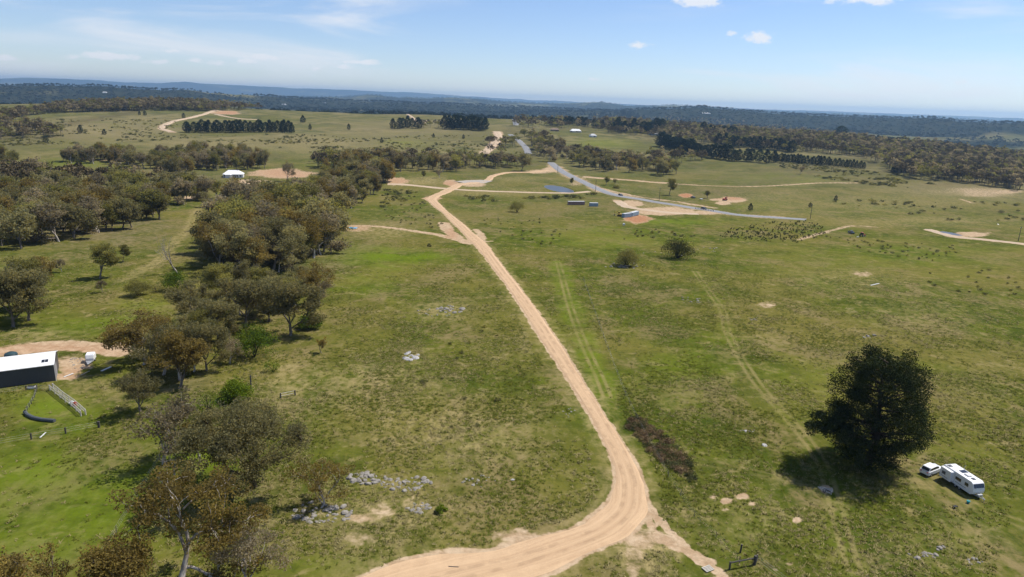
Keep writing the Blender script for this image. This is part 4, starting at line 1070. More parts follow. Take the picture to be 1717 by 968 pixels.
# ------------------------------------------------------------------ uncountable cover, scattered
def scatter(name, P, protos, sc, rz, kind_label, cat, rng, zs=None):
    me = bpy.data.meshes.new(name); P = np.asarray(P, np.float32)
    me.vertices.add(len(P)); me.vertices.foreach_set('co', P.ravel()); me.update()
    attr(me, 'sc', sc); attr(me, 'rz', rz); attr(me, 'pick', rng.integers(0, len(protos), len(P)), 'INT')
    col = bpy.data.collections.new(name + '_models')
    for k, pm in enumerate(protos):
        oo = bpy.data.objects.new('%s_model_%02d' % (name, k), pm); col.objects.link(oo)
    ob = tag(link(name, me), kind_label, cat, kind='stuff')
    ng = bpy.data.node_groups.new(name + '_scatter', 'GeometryNodeTree')
    ng.interface.new_socket('Geometry', in_out='INPUT', socket_type='NodeSocketGeometry')
    ng.interface.new_socket('Geometry', in_out='OUTPUT', socket_type='NodeSocketGeometry')
    n = ng.nodes; l = ng.links
    gi = n.new('NodeGroupInput'); go = n.new('NodeGroupOutput')
    ci = n.new('GeometryNodeCollectionInfo'); ci.inputs['Collection'].default_value = col
    ci.inputs['Separate Children'].default_value = True; ci.inputs['Reset Children'].default_value = True
    ip = n.new('GeometryNodeInstanceOnPoints')
    def na(nm, ty):
        x = n.new('GeometryNodeInputNamedAttribute'); x.data_type = ty; x.inputs['Name'].default_value = nm; return x.outputs['Attribute']
    cx = n.new('ShaderNodeCombineXYZ'); l.new(na('rz', 'FLOAT'), cx.inputs[2])
    l.new(gi.outputs[0], ip.inputs['Points']); l.new(ci.outputs[0], ip.inputs['Instance'])
    ip.inputs['Pick Instance'].default_value = True
    l.new(na('pick', 'INT'), ip.inputs['Instance Index'])
    l.new(cx.outputs[0], ip.inputs['Rotation']); l.new(na('sc', 'FLOAT'), ip.inputs['Scale'])
    l.new(ip.outputs[0], go.inputs[0])
    md = ob.modifiers.new('scatter', 'NODES'); md.node_group = ng
    return ob
def wood_model(seed, H, wid, n, nleaf, size, lm, flat=.62):
    rng = np.random.default_rng(seed)
    C = []
    for i in range(n):
        a = rng.uniform(0, 6.28); r = rng.random() ** .5; z = .45 + .5 * (1 - r * r) * rng.uniform(.5, 1.0)
        C.append([wid / 2 * r * math.cos(a), wid / 2 * r * math.sin(a), H * z])
    V, F, T = leaf_quads(rng, np.array(C), wid * .17 * np.ones(n), nleaf, size, flat)
    br = [([np.array([0, 0, -.4]), np.array([0, 0, H * .5])], [.22, .15])] + [([np.array([0, 0, H * .3]), np.array(C[i])], [.14, .05]) for i in range(0, n, 4)]
    V2, F2 = tubes(br, 4)
    me = mesh_np('wood_model', np.vstack([V, V2]), np.vstack([F, F2 + len(V)]), (lm, B_GREY), mat_idx=np.concatenate([np.zeros(len(F)), np.ones(len(F2))]))
    attr(me, 'tint', np.concatenate([T, np.zeros(len(V2))]))
    return me
L_FAR = leaf_mat('far_wood_leaves', (.105, .084, .048), (.150, .115, .060), (.185, .140, .065), .1, .3)
W_GUM = [wood_model(801, 13, 10, 16, 16, 1.5, L_FAR), wood_model(802, 12, 9, 14, 16, 1.4, L_FAR), wood_model(803, 12, 10, 16, 14, 1.5, L_OLIVE), wood_model(804, 13, 8, 14, 16, 1.4, L_GREY)]
W_CON = [wood_model(805, 15, 8, 14, 14, 1.7, L_WIND)]
rng = np.random.default_rng(900)
def wood(poly, n, seed, gap=4.0):
    r = np.random.default_rng(seed + 500); P = np.array(poly, float); lo, hi = P.min(0), P.max(0)
    x = r.uniform(lo[0], hi[0], n * 5); y = r.uniform(lo[1], hi[1], n * 5); k = inside(poly, x, y)
    return ground(x[k][:n], y[k][:n])
FAR = [wood([(48, 194), (100, 190), (250, 186), (350, 187), (440, 184), (445, 180), (400, 176), (250, 174), (100, 180)], 1100, 1, 6),
       wood([(1440, 262), (1520, 300), (1600, 305), (1717, 322), (1717, 262), (1560, 246), (1440, 238)], 900, 2, 6),
       wood([(1000, 215), (1290, 240), (1290, 215), (1180, 205), (1000, 196)], 600, 3, 7), wood([(1270, 240), (1450, 242), (1450, 226), (1290, 212)], 260, 4, 6),
       wood([(0, 235), (100, 232), (110, 222), (0, 206)], 60, 5, 6), wood([(860, 215), (1000, 216), (1000, 206), (860, 200)], 70, 6, 7),
       wood([(530, 284), (900, 282), (900, 278), (640, 266), (530, 270)], 150, 7, 4), wood([(945, 265), (1130, 292), (1130, 286), (960, 256)], 120, 8, 4),
       wood([(880, 226), (930, 238), (945, 262), (925, 272), (900, 262)], 60, 9, 4), wood([(820, 235), (868, 238), (868, 262), (820, 262)], 14, 10, 6),
       wood([(1090, 275), (1180, 272), (1180, 266), (1090, 262)], 26, 11, 6), wood([(700, 216), (740, 216), (740, 209), (700, 209)], 14, 12, 6)]
FAR = np.vstack(FAR + [wood([(1000, 222), (1110, 232), (1200, 246), (1330, 256), (1460, 262), (1450, 228), (1290, 208), (1180, 200), (1000, 194)], 1300, 13, 6),
    wood([(1450, 258), (1540, 270), (1717, 300), (1717, 268), (1560, 244), (1440, 236)], 350, 14, 6), wood([(0, 212), (45, 200), (60, 190), (0, 192)], 60, 15, 6), wood([(0, 300), (0, 316), (200, 315), (300, 318), (200, 306)], 60, 16, 5)])
INF = np.vstack([wood([(0, 332), (60, 324), (200, 320), (330, 324), (345, 338), (300, 345), (275, 376), (215, 388), (130, 400), (70, 404), (0, 418)], 70, 61),
                 wood([(400, 350), (520, 340), (548, 306), (640, 294), (645, 304), (630, 332), (566, 358), (568, 385), (540, 428), (470, 462), (390, 452), (356, 446), (376, 385)], 150, 62), wood([(540, 300), (560, 275), (650, 275), (662, 290), (650, 305), (600, 330)], 60, 64),
                 wood([(95, 272), (150, 263), (240, 268), (350, 258), (440, 264), (452, 284), (380, 286), (300, 290), (230, 280)], 130, 63)])
def merged(pair):
    tr, cr = pair
    def arr(m): v = np.empty(len(m.vertices) * 3, np.float32); m.vertices.foreach_get('co', v); f = np.empty(len(m.loops), np.int32); m.loops.foreach_get('vertex_index', f); return v.reshape(-1, 3), f.reshape(-1, 4)
    v1, f1 = arr(cr); v2, f2 = arr(tr)
    tt = np.empty(len(v1), np.float32); cr.attributes['tint'].data.foreach_get('value', tt)
    me = mesh_np('wood_gum', np.vstack([v1, v2]), np.vstack([f1, f2 + len(v1)]), (cr.materials[0], tr.materials[0]), mat_idx=np.concatenate([np.zeros(len(f1)), np.ones(len(f2))]))
    attr(me, 'tint', np.concatenate([tt, np.zeros(len(v2))])); return me
scatter('woodland_infill', INF, [merged(q_) for q_ in GUMS_MID], K * rng.uniform(.6, 1.15, len(INF)), rng.uniform(0, 6.28, len(INF)), 'closely packed gums filling the woods left of the dirt road', 'woodland', rng)
scatter('distant_woodland', FAR, W_GUM, K * rng.uniform(.7, 1.15, len(FAR)), rng.uniform(0, 6.28, len(FAR)), 'brown-green gum woodland covering the ridges beyond the paddocks', 'woodland', rng)
# wooded hills beyond the crest
L_HILL = leaf_mat('hill_forest_leaves', (.016, .024, .016), (.030, .038, .023), (.048, .052, .030), .1, .3)
n = 90000
A = np.radians(rng.uniform(-46, 46, n)); Dd = K * 1500 * (9.0 / 1.5) ** rng.random(n)
x = Dd * np.sin(A); y = Dd * np.cos(A)
m = fbm(x / 690, y / 440, 55, 4) + .3 * fbm(x / 170, y / 170, 57, 3)
k = (m > -.36) & (Dd > 1650 * K)
x, y, Dd = x[k][:45000], y[k][:45000], Dd[k][:45000]
scatter('hill_forest', np.column_stack([x, y, height(x, y)]), [wood_model(806 + k, 12, 11, 12, 9, 2.4, lm) for k, lm in enumerate((L_HILL, L_HILL, L_WIND))], rng.uniform(.55, 1.25, len(x)) * K, rng.uniform(0, 6.28, len(x)), 'blue-hazed forest clothing the far hills', 'forest', rng)
# pine saplings on the mound and brown thicket by the bend
sap = [bush(820 + k, 1.3, .9, 9, 16, .26, L_SCRUB, flat=1.2)[1] for k in range(3)]
S = spots([(1205, 398), (1230, 382), (1290, 373), (1350, 371), (1378, 378), (1385, 395), (1340, 408), (1260, 405)], 520, .7, 31)
S = S[fbm(S[:, 0] / 9, S[:, 1] / 9, 98, 3) > -.35]
scatter('sapling_thicket', S, sap, rng.uniform(.45, 1.2, len(S)), rng.uniform(0, 6.28, len(S)), 'dense stand of dark saplings on the low mound', 'saplings', rng)
twg = [bush(830 + k, .6, 1.6, 12, 50, .13, (L_BROWN, L_BROWN, L_SCRUB)[k])[1] for k in range(3)]
S = spots([(1048, 708), (1072, 704), (1110, 728), (1140, 758), (1165, 790), (1160, 805), (1120, 780), (1085, 752)], 120, .75, 32)
S = S[fbm(S[:, 0] / 3, S[:, 1] / 3, 99, 3) > -.2]
scatter('brown_thicket', S, twg, K * rng.uniform(.7, 1.3, len(S)), rng.uniform(0, 6.28, len(S)), 'reddish-brown low thicket beside the bend of the dirt road', 'thicket', rng)
# grey-green scrub blotches of the upper paddocks
S = np.vstack([spots(pl, nn, 1.0, 40 + i) for i, (pl, nn) in enumerate([
    ([(0, 200), (300, 200), (290, 240), (0, 245)], 900), ([(430, 225), (820, 228), (800, 262), (470, 258)], 1000), ([(850, 230), (872, 245), (880, 262), (830, 262)], 50),
    ([(1280, 262), (1560, 300), (1620, 312), (1500, 318), (1330, 292)], 1000), ([(640, 318), (700, 320), (705, 330), (640, 350)], 60), ([(780, 328), (930, 330), (1000, 325), (1000, 332), (900, 340), (780, 338)], 120),
    ([(300, 226), (500, 228), (500, 245), (300, 240)], 160), ([(1380, 335), (1717, 340), (1717, 352), (1420, 346)], 90)])])
k = fbm(S[:, 0] / 35, S[:, 1] / 35, 97, 3) > -.05
S = S[k]
scatter('paddock_scrub', S, [bush(840 + k, .7, 3.2, 9, 14, .4, (L_SCRUB, L_OLIVE, L_SCRUB)[k])[1] for k in range(3)], rng.uniform(.5, 2.2, len(S)), rng.uniform(0, 6.28, len(S)), 'low grey-green scrub blotching the upper paddocks', 'scrub', rng)

# grass tussocks of the near paddocks
def tuft(seed, n, h, w_, mat):
    r = np.random.default_rng(seed); V = []; F = []
    for i in range(n):
        a = r.uniform(0, 6.28); b = np.array([math.cos(a), math.sin(a), 0]); s = np.array([-b[1], b[0], 0])
        o_ = np.array([*r.normal(0, w_ * .22, 2), 0]); q = len(V)
        V += [o_ - s * .05, o_ + s * .05, o_ + b * w_ * r.uniform(.2, .55) + np.array([0, 0, h * r.uniform(.5, 1.1)])]; F.append((q, q + 1, q + 2))
    me = mesh_np('tuft', np.array(V), np.array(F), (mat,)); attr(me, 'tint', np.repeat(r.random(n), 3)); return me
def tuft_mat(name, *cols_):
    m = leaf_mat(name, *cols_, .0, .2)
    t = NT(m.node_tree)
    gn = t.new('ShaderNodeNewGeometry').outputs['Normal']
    up = t.new('ShaderNodeVectorMath', operation='MULTIPLY_ADD', ins={0: gn, 1: (.35, .35, .35), 2: (0, 0, 1)})
    nn = t.new('ShaderNodeVectorMath', operation='NORMALIZE', ins={0: up.outputs[0]})
    for nd in t.n:
        if nd.bl_idname in ('ShaderNodeBsdfDiffuse', 'ShaderNodeBsdfTranslucent'): t.l.new(nn.outputs[0], nd.inputs['Normal'])
    return m
T_G = tuft_mat('tussock_green', (.075, .094, .011), (.105, .120, .017), (.160, .148, .036))
T_S = tuft_mat('tussock_straw', (.19, .165, .060), (.255, .210, .090), (.33, .275, .135))
n = 420000
A = np.radians(rng.uniform(-40, 40, n)); Dd = np.sqrt(rng.uniform(65 ** 2, 330 ** 2, n))
Dd = 65 + (Dd - 65) * rng.random(n) ** .45
x = Dd * np.sin(A); y = Dd * np.cos(A)
# which vertex of the ground sheet is nearest, to keep tussocks off the roads and bare earth
ri = np.clip(np.searchsorted(rows, Dd), 0, nr - 1); cidx = np.clip(np.searchsorted(cols, A), 0, nc - 1)
gi_ = ri * nc + cidx
rd, rw = np.full(len(x), 1e9), None
for a_ in road_mid[::2]: rd = np.minimum(rd, np.hypot(x - a_[0], y - a_[1]))
clus = fbm(x / 9, y / 9, 91, 4)
ok = (soil[gi_] < .22 + .15 * rng.random(n)) & (rd > 5.2) & (rng.random(n) < np.clip(.26 + .55 * clus - .7 * lush[gi_], .02, 1))
x, y, Dd, gi_, clus = x[ok], y[ok], Dd[ok], gi_[ok], clus[ok]
straw = rng.random(len(x)) < np.clip(.26 + .55 * dry[gi_] + .6 * fbm(x / 14, y / 14, 95, 3), .03, .9)
z = height(x, y)
for nm, sel, mat, lab in (('green_tussocks', ~straw, T_G, 'green grass tussocks covering the near paddocks'), ('straw_tussocks', straw, T_S, 'dry straw-coloured grass tussocks in the near paddocks')):
    P = np.column_stack([x[sel], y[sel], z[sel]])
    scatter(nm, P, [tuft(850 + k, 12, .20, .5, mat) for k in range(4)], rng.uniform(.5, 1.3, len(P)) ** 1.3, rng.uniform(0, 6.28, len(P)), lab, 'grass', rng)

# ------------------------------------------------------------------ materials of made things
M_WHITE = plain('white_paint', (.80, .80, .79), .35, var=.04)
M_OFFW = plain('weathered_white', (.66, .65, .62), .5, var=.10)
M_GLASS = plain('dark_glass', (.018, .022, .028), .08, var=.0, spec=.7)
M_BLACK = plain('black_rubber', (.02, .02, .021), .8)
M_CHAR = plain('charcoal_steel', (.055, .058, .066), .5, var=.08)
M_STEEL = plain('galvanised_steel', (.48, .49, .50), .4, .5)
M_ROOFW = plain('white_roof_sheet', (.82, .81, .79), .45, var=.03)
M_POST = plain('weathered_timber', (.20, .165, .125), .85, var=.25, scale=6)
M_POSTD = plain('dark_old_timber', (.07, .062, .055), .85, var=.25, scale=6)
M_RAIL = plain('pale_bleached_rails', (.50, .46, .38), .8, var=.15, scale=5)
M_BLUEC = plain('blue_grey_container', (.22, .31, .38), .5, var=.14, scale=1.5)
M_BROWNC = plain('faded_maroon_container', (.23, .15, .14), .6, var=.2, scale=1.5)
M_LIDC = plain('pale_container_roof', (.60, .60, .58), .5, var=.1)
M_YELLOW = plain('machine_yellow', (.52, .33, .05), .5, var=.15)
M_RED = plain('faded_red_paint', (.42, .09, .05), .5, var=.2)
M_NAVY = plain('navy_paint', (.03, .045, .075), .3)
M_TEAL = plain('teal_plastic', (.02, .28, .30), .4)
M_BLUE = plain('bright_blue_tarp', (.09, .32, .50), .6, var=.15)
M_GREENR = plain('green_roof_sheet', (.16, .24, .20), .5)
M_GREYR = plain('grey_roof_sheet', (.36, .37, .38), .5)
M_CREAM = plain('cream_wall', (.55, .50, .42), .8)
M_BRICK = plain('brown_wall', (.26, .18, .13), .8)
M_ROCK = plain('lichen_granite', (.25, .225, .19), .9, var=.30, scale=2.6, bump=.5)
M_ROCKW = plain('pale_granite', (.36, .345, .325), .9, var=.25, scale=2.6, bump=.4)
M_WIRE = plain('fence_wire', (.45, .44, .42), .5, .5)
M_TANK = plain('dark_green_tank', (.03, .06, .065), .4)
def face_at(pa, pb):
    """frame with x running from ground point a to b"""
    d = np.array(pb) - np.array(pa)
    return math.atan2(d[1], d[0]), float(np.hypot(d[0], d[1]))
def lathe(mb, prof, n=20, c=(0, 0)):
    vs = []; fs = []
    for (r, z) in prof:
        for k in range(n): a = 2 * math.pi * k / n; vs.append((c[0] + r * math.cos(a), c[1] + r * math.sin(a), z))
    for i in range(len(prof) - 1):
        for k in range(n): fs.append((i * n + k, i * n + (k + 1) % n, (i + 1) * n + (k + 1) % n, (i + 1) * n + k))
    fs.append(tuple(range(n))[::-1]); fs.append(tuple((len(prof) - 1) * n + k for k in range(n)))
    return mb.add(vs, fs)
def wheel(parent, x, y, r=.34, wd=.22):
    w_ = MB(); n = 14; a0 = [(r * math.cos(2 * math.pi * k / n), r * math.sin(2 * math.pi * k / n) + r) for k in range(n)]
    w_.extrude([(x + p, q) for p, q in a0], 'y', y - wd / 2, y + wd / 2)
    o_ = w_.build('wheel', M_BLACK, parent, bevel=.03)
    h = MB(); h.extrude([(x + p * .55, (q - r) * .55 + r) for p, q in a0], 'y', y - wd / 2 - .012, y + wd / 2 + .012)
    h.build('rim', M_STEEL, o_)
    return o_
def base_z(p): return float(p[2])

# ------------------------------------------------------------------ caravan under the pine
A_, B_ = G(1577, 801), G(1619, 829)
rz, L0 = face_at(A_, B_)
cv = empty('caravan', tuple(A_), rz, 'long white caravan with slide-out side and dark front window beside the pine', 'caravan')
cv.scale = (.9, .9, .9)
L = 7.2; W_ = 2.45; zb = .55; zt = 2.95
prof = [(0, zb), (L - .55, zb), (L - .12, .85), (L, 1.35), (L - .1, 2.0), (L - .42, 2.72), (L - .8, zt), (.25, zt), (0, zt - .2)]
MB().extrude(prof, 'y', 0, W_).build('body', M_WHITE, cv, bevel=.04)
so = MB().box(.25, 2.7, -.75, .05, .75, 2.72).build('slide_out', M_WHITE, cv, bevel=.03)
MB().box(.75, 1.55, -.775, -.748, 1.55, 2.15).build('window', M_GLASS, so)
MB().box(.7, 2.2, -.765, -.751, 1.12, 1.18).build('stripe', M_CHAR, so)
for x0, x1, z0, z1 in [(3.1, 4.35, 1.6, 2.2), (5.2, 6.0, 1.6, 2.25)]:
    MB().box(x0, x1, -.03, .004, z0, z1).build('window', M_GLASS, cv)
MB().box(3.2, 5.6, -.012, .004, 1.1, 1.17).build('stripe', M_CHAR, cv)
MB().box(2.75, 3.02, -.02, .004, .75, 2.6).build('door', M_OFFW, cv)
fw = MB(); fw.add([(L - .085, .18, 2.02), (L - .085, W_ - .18, 2.02), (L - .40, W_ - .18, 2.68), (L - .40, .18, 2.68), (L + .02, .18, 2.04), (L + .02, W_ - .18, 2.04), (L - .33, W_ - .18, 2.72), (L - .33, .18, 2.72)],
                  [(0, 1, 2, 3), (4, 5, 6, 7), (0, 1, 5, 4), (1, 2, 6, 5), (2, 3, 7, 6), (3, 0, 4, 7)])
fw.build('front_window', M_GLASS, cv)
MB().box(.5, 1.2, .2, 1.0, zt, zt + .05).build('roof_hatch', M_CHAR, cv)
MB().box(2.6, 3.5, .9, 2.2, zt + .01, zt + .05).build('solar_panel', M_GLASS, cv)
MB().box(3.9, 4.9, .8, 1.6, zt, zt + .22).build('air_conditioner', M_OFFW, cv, bevel=.05)
MB().box(5.3, 5.95, .9, 1.5, zt, zt + .08).build('roof_hatch', M_CHAR, cv)
MB().tube([(2.4, 2.3, zt), (2.4, 2.3, zt + .9), (2.75, 2.3, zt + 1.0)], .03).build('aerial', M_STEEL, cv)
MB().box(.1, 3.2, W_ + .001, W_ + .14, 2.55, 2.72).build('awning_roll', M_CHAR, cv)
for xx in (3.35, 4.25):
    for yy in (.16, W_ - .16): wheel(cv, xx, yy, .36, .22)
db = MB(); db.tube([(L - .5, .5, .62), (L + 1.5, W_ / 2, .55)], .06); db.tube([(L - .5, W_ - .5, .62), (L + 1.5, W_ / 2, .55)], .06); db.build('drawbar', M_STEEL, cv)
MB().box(L + .05, L + .55, W_ / 2 - .5, W_ / 2 + .5, .6, .95).build('gas_box', M_STEEL, cv, bevel=.03)
MB().tube([(L + 1.35, W_ / 2, 0), (L + 1.35, W_ / 2, .7)], .05).build('jockey_wheel', M_STEEL, cv)

def car(name, p, rz, paint, label, cat, kind='wagon', s=1.0):
    c = empty(name, tuple(p), rz, label, cat); c.scale = (s, s, s)
    if kind == 'wagon':
        lo = [(-2.3, .35), (2.25, .35), (2.35, .75), (2.2, 1.0), (1.2, 1.1), (-2.25, 1.12), (-2.38, .8)]
        ca_ = [(-2.2, 1.1), (1.25, 1.1), (.55, 1.66), (-.1, 1.74), (-1.75, 1.70)]
    else:
        lo = [(-2.55, .45), (2.35, .45), (2.45, .85), (2.3, 1.08), (1.25, 1.15), (-2.5, 1.15)]
        ca_ = [(-.75, 1.14), (1.2, 1.14), (.55, 1.74), (-.5, 1.76)]
    MB().extrude(lo, 'y', -.9, .9).build('body', paint, c, bevel=.05)
    cab = MB().extrude(ca_, 'y', -.76, .76).build('cabin', paint, c, bevel=.05)
    q = [((a[0] * .9 + (-.3 if kind == 'wagon' else .2) * .1), 1.16 + (a[1] - 1.1) * .80) for a in ca_]
    for yy in (-.772, .757): MB().extrude(q, 'y', yy, yy + .015).build('side_window', M_GLASS, cab)
    (xa, za), (xb, zb_) = ca_[1], ca_[2]
    ws = MB(); ws.add([(xa - .04, -.66, za + .07), (xa - .04, .66, za + .07), (xb + .06, .62, zb_ - .05), (xb + .06, -.62, zb_ - .05), (xa + .03, -.66, za + .08), (xa + .03, .66, za + .08), (xb + .12, .62, zb_ - .03), (xb + .12, -.62, zb_ - .03)], [(0, 1, 2, 3), (4, 5, 6, 7), (0, 1, 5, 4), (1, 2, 6, 5), (2, 3, 7, 6), (3, 0, 4, 7)]); ws.build('windscreen', M_GLASS, cab)
    (xa, za), (xb, zb_) = ca_[0], ca_[-1]
    ws = MB(); ws.add([(xa + .02, -.66, za + .1), (xa + .02, .66, za + .1), (xb - .05, .62, zb_ - .07), (xb - .05, -.62, zb_ - .07), (xa - .05, -.66, za + .12), (xa - .05, .66, za + .12), (xb - .12, .62, zb_ - .05), (xb - .12, -.62, zb_ - .05)], [(0, 1, 2, 3), (4, 5, 6, 7), (0, 1, 5, 4), (1, 2, 6, 5), (2, 3, 7, 6), (3, 0, 4, 7)]); ws.build('rear_window', M_GLASS, cab)
    if kind == 'ute': MB().box(-2.4, -.85, -.75, .75, 1.155, 1.17).build('tray', M_BLACK, c)
    for yy in (-.6, .6):
        MB().box(2.26, 2.36, yy - .2, yy + .2, .78, .95).build('headlight', M_OFFW, c)
        MB().box(-2.42, -2.28, yy - .12, yy + .12, .8, 1.0).build('tail_light', M_RED, c)
    for xx in (-1.45, 1.45):
        for yy in (-.82, .82): wheel(c, xx, yy)
    return c
p0, p1 = G(1550, 797), G(1571, 789)
car('car', tuple((p0 + p1) / 2), face_at(p0, p1)[0], M_WHITE, 'white station wagon parked behind the caravan', 'car', s=.94)
tb = MB(); lathe(tb, [(.2, 0), (.26, .42), (.27, .45), (.24, .45)]); tk_ = tb.build('bucket', M_TEAL, None, tuple(G(1623, 844))); tag(tk_, 'teal bucket on the grass below the caravan drawbar', 'bucket')
MB().tube([(-.25, 0, .26), (-.1, 0, .5), (.12, 0, .5), (.26, 0, .26)], .012).build('handle', M_STEEL, tk_)
dk = MB(); dk.box(-.4, .4, -.2, .2, .3, .36); st_ = empty('stool', tuple(G(1601, 852)), .4, 'small dark stool on the grass left of the teal bucket', 'stool')
dk.build('seat', M_BLACK, st_)
for sx in (-.33, .33):
    for sy in (-.14, .14): MB().box(sx - .03, sx + .03, sy - .03, sy + .03, 0, .3).build('leg', M_BLACK, st_)

# ------------------------------------------------------------------ shed and its yard
A_, C_ = G(93.5, 638.5), G(108.5, 622)
rz, _ = face_at(A_, G(0, 651))
dep = 9.0; LEN = 20.0; hw = 3.7
sh = empty('farm_shed', tuple(A_), rz, 'long dark-walled farm shed with a white roof beside the earth driveway', 'shed')
def flipy(v): return -v      # x runs left along the front, y < 0 is behind it
prof = [(0, -.4), (-dep, -.4), (-dep, hw - .2), (-dep * .55, hw + .9), (0, hw)]
MB().extrude([(y, z) for y, z in prof], 'x', 0, LEN).build('wall', M_CHAR, sh)
rf = MB(); 
for (ya, za, yb, zb_) in ((.25, hw + .02, -dep * .55, hw + 1.0), (-dep * .55, hw + 1.0, -dep - .25, hw - .22)):
    rf.add([(-.2, ya, za), (LEN + .2, ya, za), (LEN + .2, yb, zb_), (-.2, yb, zb_), (-.2, ya, za + .07), (LEN + .2, ya, za + .07), (LEN + .2, yb, zb_ + .07), (-.2, yb, zb_ + .07)],
           [(0, 1, 2, 3), (4, 5, 6, 7), (0, 1, 5, 4), (1, 2, 6, 5), (2, 3, 7, 6), (3, 0, 4, 7)])
ro = rf.build('roof', M_ROOFW, sh)
for k in range(26):
    x0 = .1 + k * .77; ya, yb = .25, -dep * .55
    MB().tube([(x0, ya, hw + .11), (x0, yb, hw + 1.09)], .022, 4).build('roof_rib', M_ROOFW, ro)
MB().tube([(-.2, .34, hw + .02), (LEN + .2, .34, hw + .02)], .08, 6).build('gutter', M_OFFW, ro)
for k in range(2):
    x0 = .95 + k * .62
    y0, y1 = -1.0, -2.1
    zf = lambda y: hw + .10 + (.98) * (-y + .25) / (dep * .55 + .25)
    MB().add([(x0, y0, zf(y0)), (x0 + .55, y0, zf(y0)), (x0 + .55, y1, zf(y1)), (x0, y1, zf(y1)), (x0, y0, zf(y0) + .05), (x0 + .55, y0, zf(y0) + .05), (x0 + .55, y1, zf(y1) + .05), (x0, y1, zf(y1) + .05)],
             [(0, 1, 2, 3), (4, 5, 6, 7), (0, 1, 5, 4), (1, 2, 6, 5), (2, 3, 7, 6), (3, 0, 4, 7)]).build('solar_panel', M_GLASS, ro)
MB().tube([(-.12, .12, 0), (-.12, .12, hw)], .06).build('downpipe', M_OFFW, sh)
MB().box(-.04, .005, -4.6, -1.6, 0, 2.7).build('roller_door', plain('grey_door_sheet', (.25, .26, .28), .5), sh)
for k in range(13): MB().box(1.4 + k * 1.4, 1.46 + k * 1.4, .0, .03, -.2, hw - .05).build('wall_batten', M_CHAR, sh)
tk = MB(); lathe(tk, [(1.3, -.2), (1.3, 1.7), (1.15, 1.95), (.5, 2.25), (.2, 2.3)], 24)
tag(tk.build('water_tank', M_TANK, None, tuple(G(20, 606)), smooth=False), 'dark green round water tank behind the white-roofed shed', 'tank')
p = G(31, 604)
bx = empty('plastic_drum', tuple(p), .3, 'white plastic drum standing beside the dark water tank', 'drum'); d_ = MB(); lathe(d_, [(.45, 0), (.45, 1.0), (.3, 1.15)]); d_.build('drum_body', M_OFFW, bx); d_ = MB(); lathe(d_, [(.12, 1.15), (.12, 1.24)]); d_.build('lid', M_CHAR, bx)
# small white trailer by the gravel heap
p, q_ = G(153, 606), G(141, 624)
rz, _ = face_at(p, q_)
tr = empty('trailer', tuple(p), rz, 'small white trailer with a grey drawbar beside the gravel heap', 'trailer')
MB().extrude([(-1.2, .5), (1.1, .5), (1.25, 1.0), (.9, 1.9), (-.9, 2.0), (-1.25, 1.3)], 'y', -.85, .85).build('body', M_WHITE, tr, bevel=.12)
MB().box(-.3, .4, -.87, -.85, 1.2, 1.6).build('window', M_GLASS, tr)
t_ = MB(); t_.add([(1.1, -.85, .5), (1.1, .85, .5), (3.4, 0, .42), (1.1, -.85, .62), (1.1, .85, .62), (3.4, 0, .54)], [(0, 1, 2), (3, 4, 5), (0, 1, 4, 3), (1, 2, 5, 4), (2, 0, 3, 5)]); t_.build('drawbar', M_STEEL, tr)
for yy in (-.75, .75): wheel(tr, -.1, yy, .32, .2)
# gravel heap
def rock_mesh(seed, sub=2, flat=.55, mat=None):
    import bmesh
    r = np.random.default_rng(seed); bm = bmesh.new(); bmesh.ops.create_icosphere(bm, subdivisions=sub, radius=.5)
    ax = r.normal(size=(7, 3)); ax /= np.linalg.norm(ax, axis=1)[:, None]; of = r.uniform(.26, .44, 7)
    for v in bm.verts:
        c_ = np.array(v.co)
        for a_, o2 in zip(ax, of):
            e = c_ @ a_ - o2
            if e > 0: c_ = c_ - a_ * e * .85
        c_ = c_ * (1 + .06 * r.normal()); c_[2] *= flat
        v.co = c_
    me = bpy.data.meshes.new('rock'); bm.to_mesh(me); bm.free(); me.materials.append(mat or M_ROCK); return me
ROCKS = [rock_mesh(i, 2, f) for i, f in zip(range(6), (.5, .6, .75, .45, .9, .6))]
ROCKSW = [rock_mesh(10 + i, 2, f, M_ROCKW) for i, f in zip(range(3), (.4, .5, .6))]
ROCK_LIST = []
def rocks(px, py, rx, ry, n, s, label, group, seed, pale=False, long=1.3, name='rock'):
    r = np.random.default_rng(seed); out_ = []
    n = int(n * 1.5) if n > 2 else n
    a = r.uniform(0, 6.28, n); q = r.random(n) ** .55 * 1.15
    g = ground(px + rx * q * np.cos(a), py + ry * q * np.sin(a))
    for k, p in enumerate(g):
        ss = .95 * (s[0] + (s[1] - s[0]) * r.random() ** 2)
        i_ = int(r.integers(3 if pale else 6))
        ROCK_LIST.append((ss * px_per_m(p) * (3 if n < 3 else 1), p, ss, (ROCKSW if pale else ROCKS)[i_], (ss * r.uniform(.9, long), ss * r.uniform(.8, 1.1), ss * r.uniform(.7, 1.1)), (r.normal(0, .2), r.normal(0, .2), r.uniform(0, 6.28)), label, group))
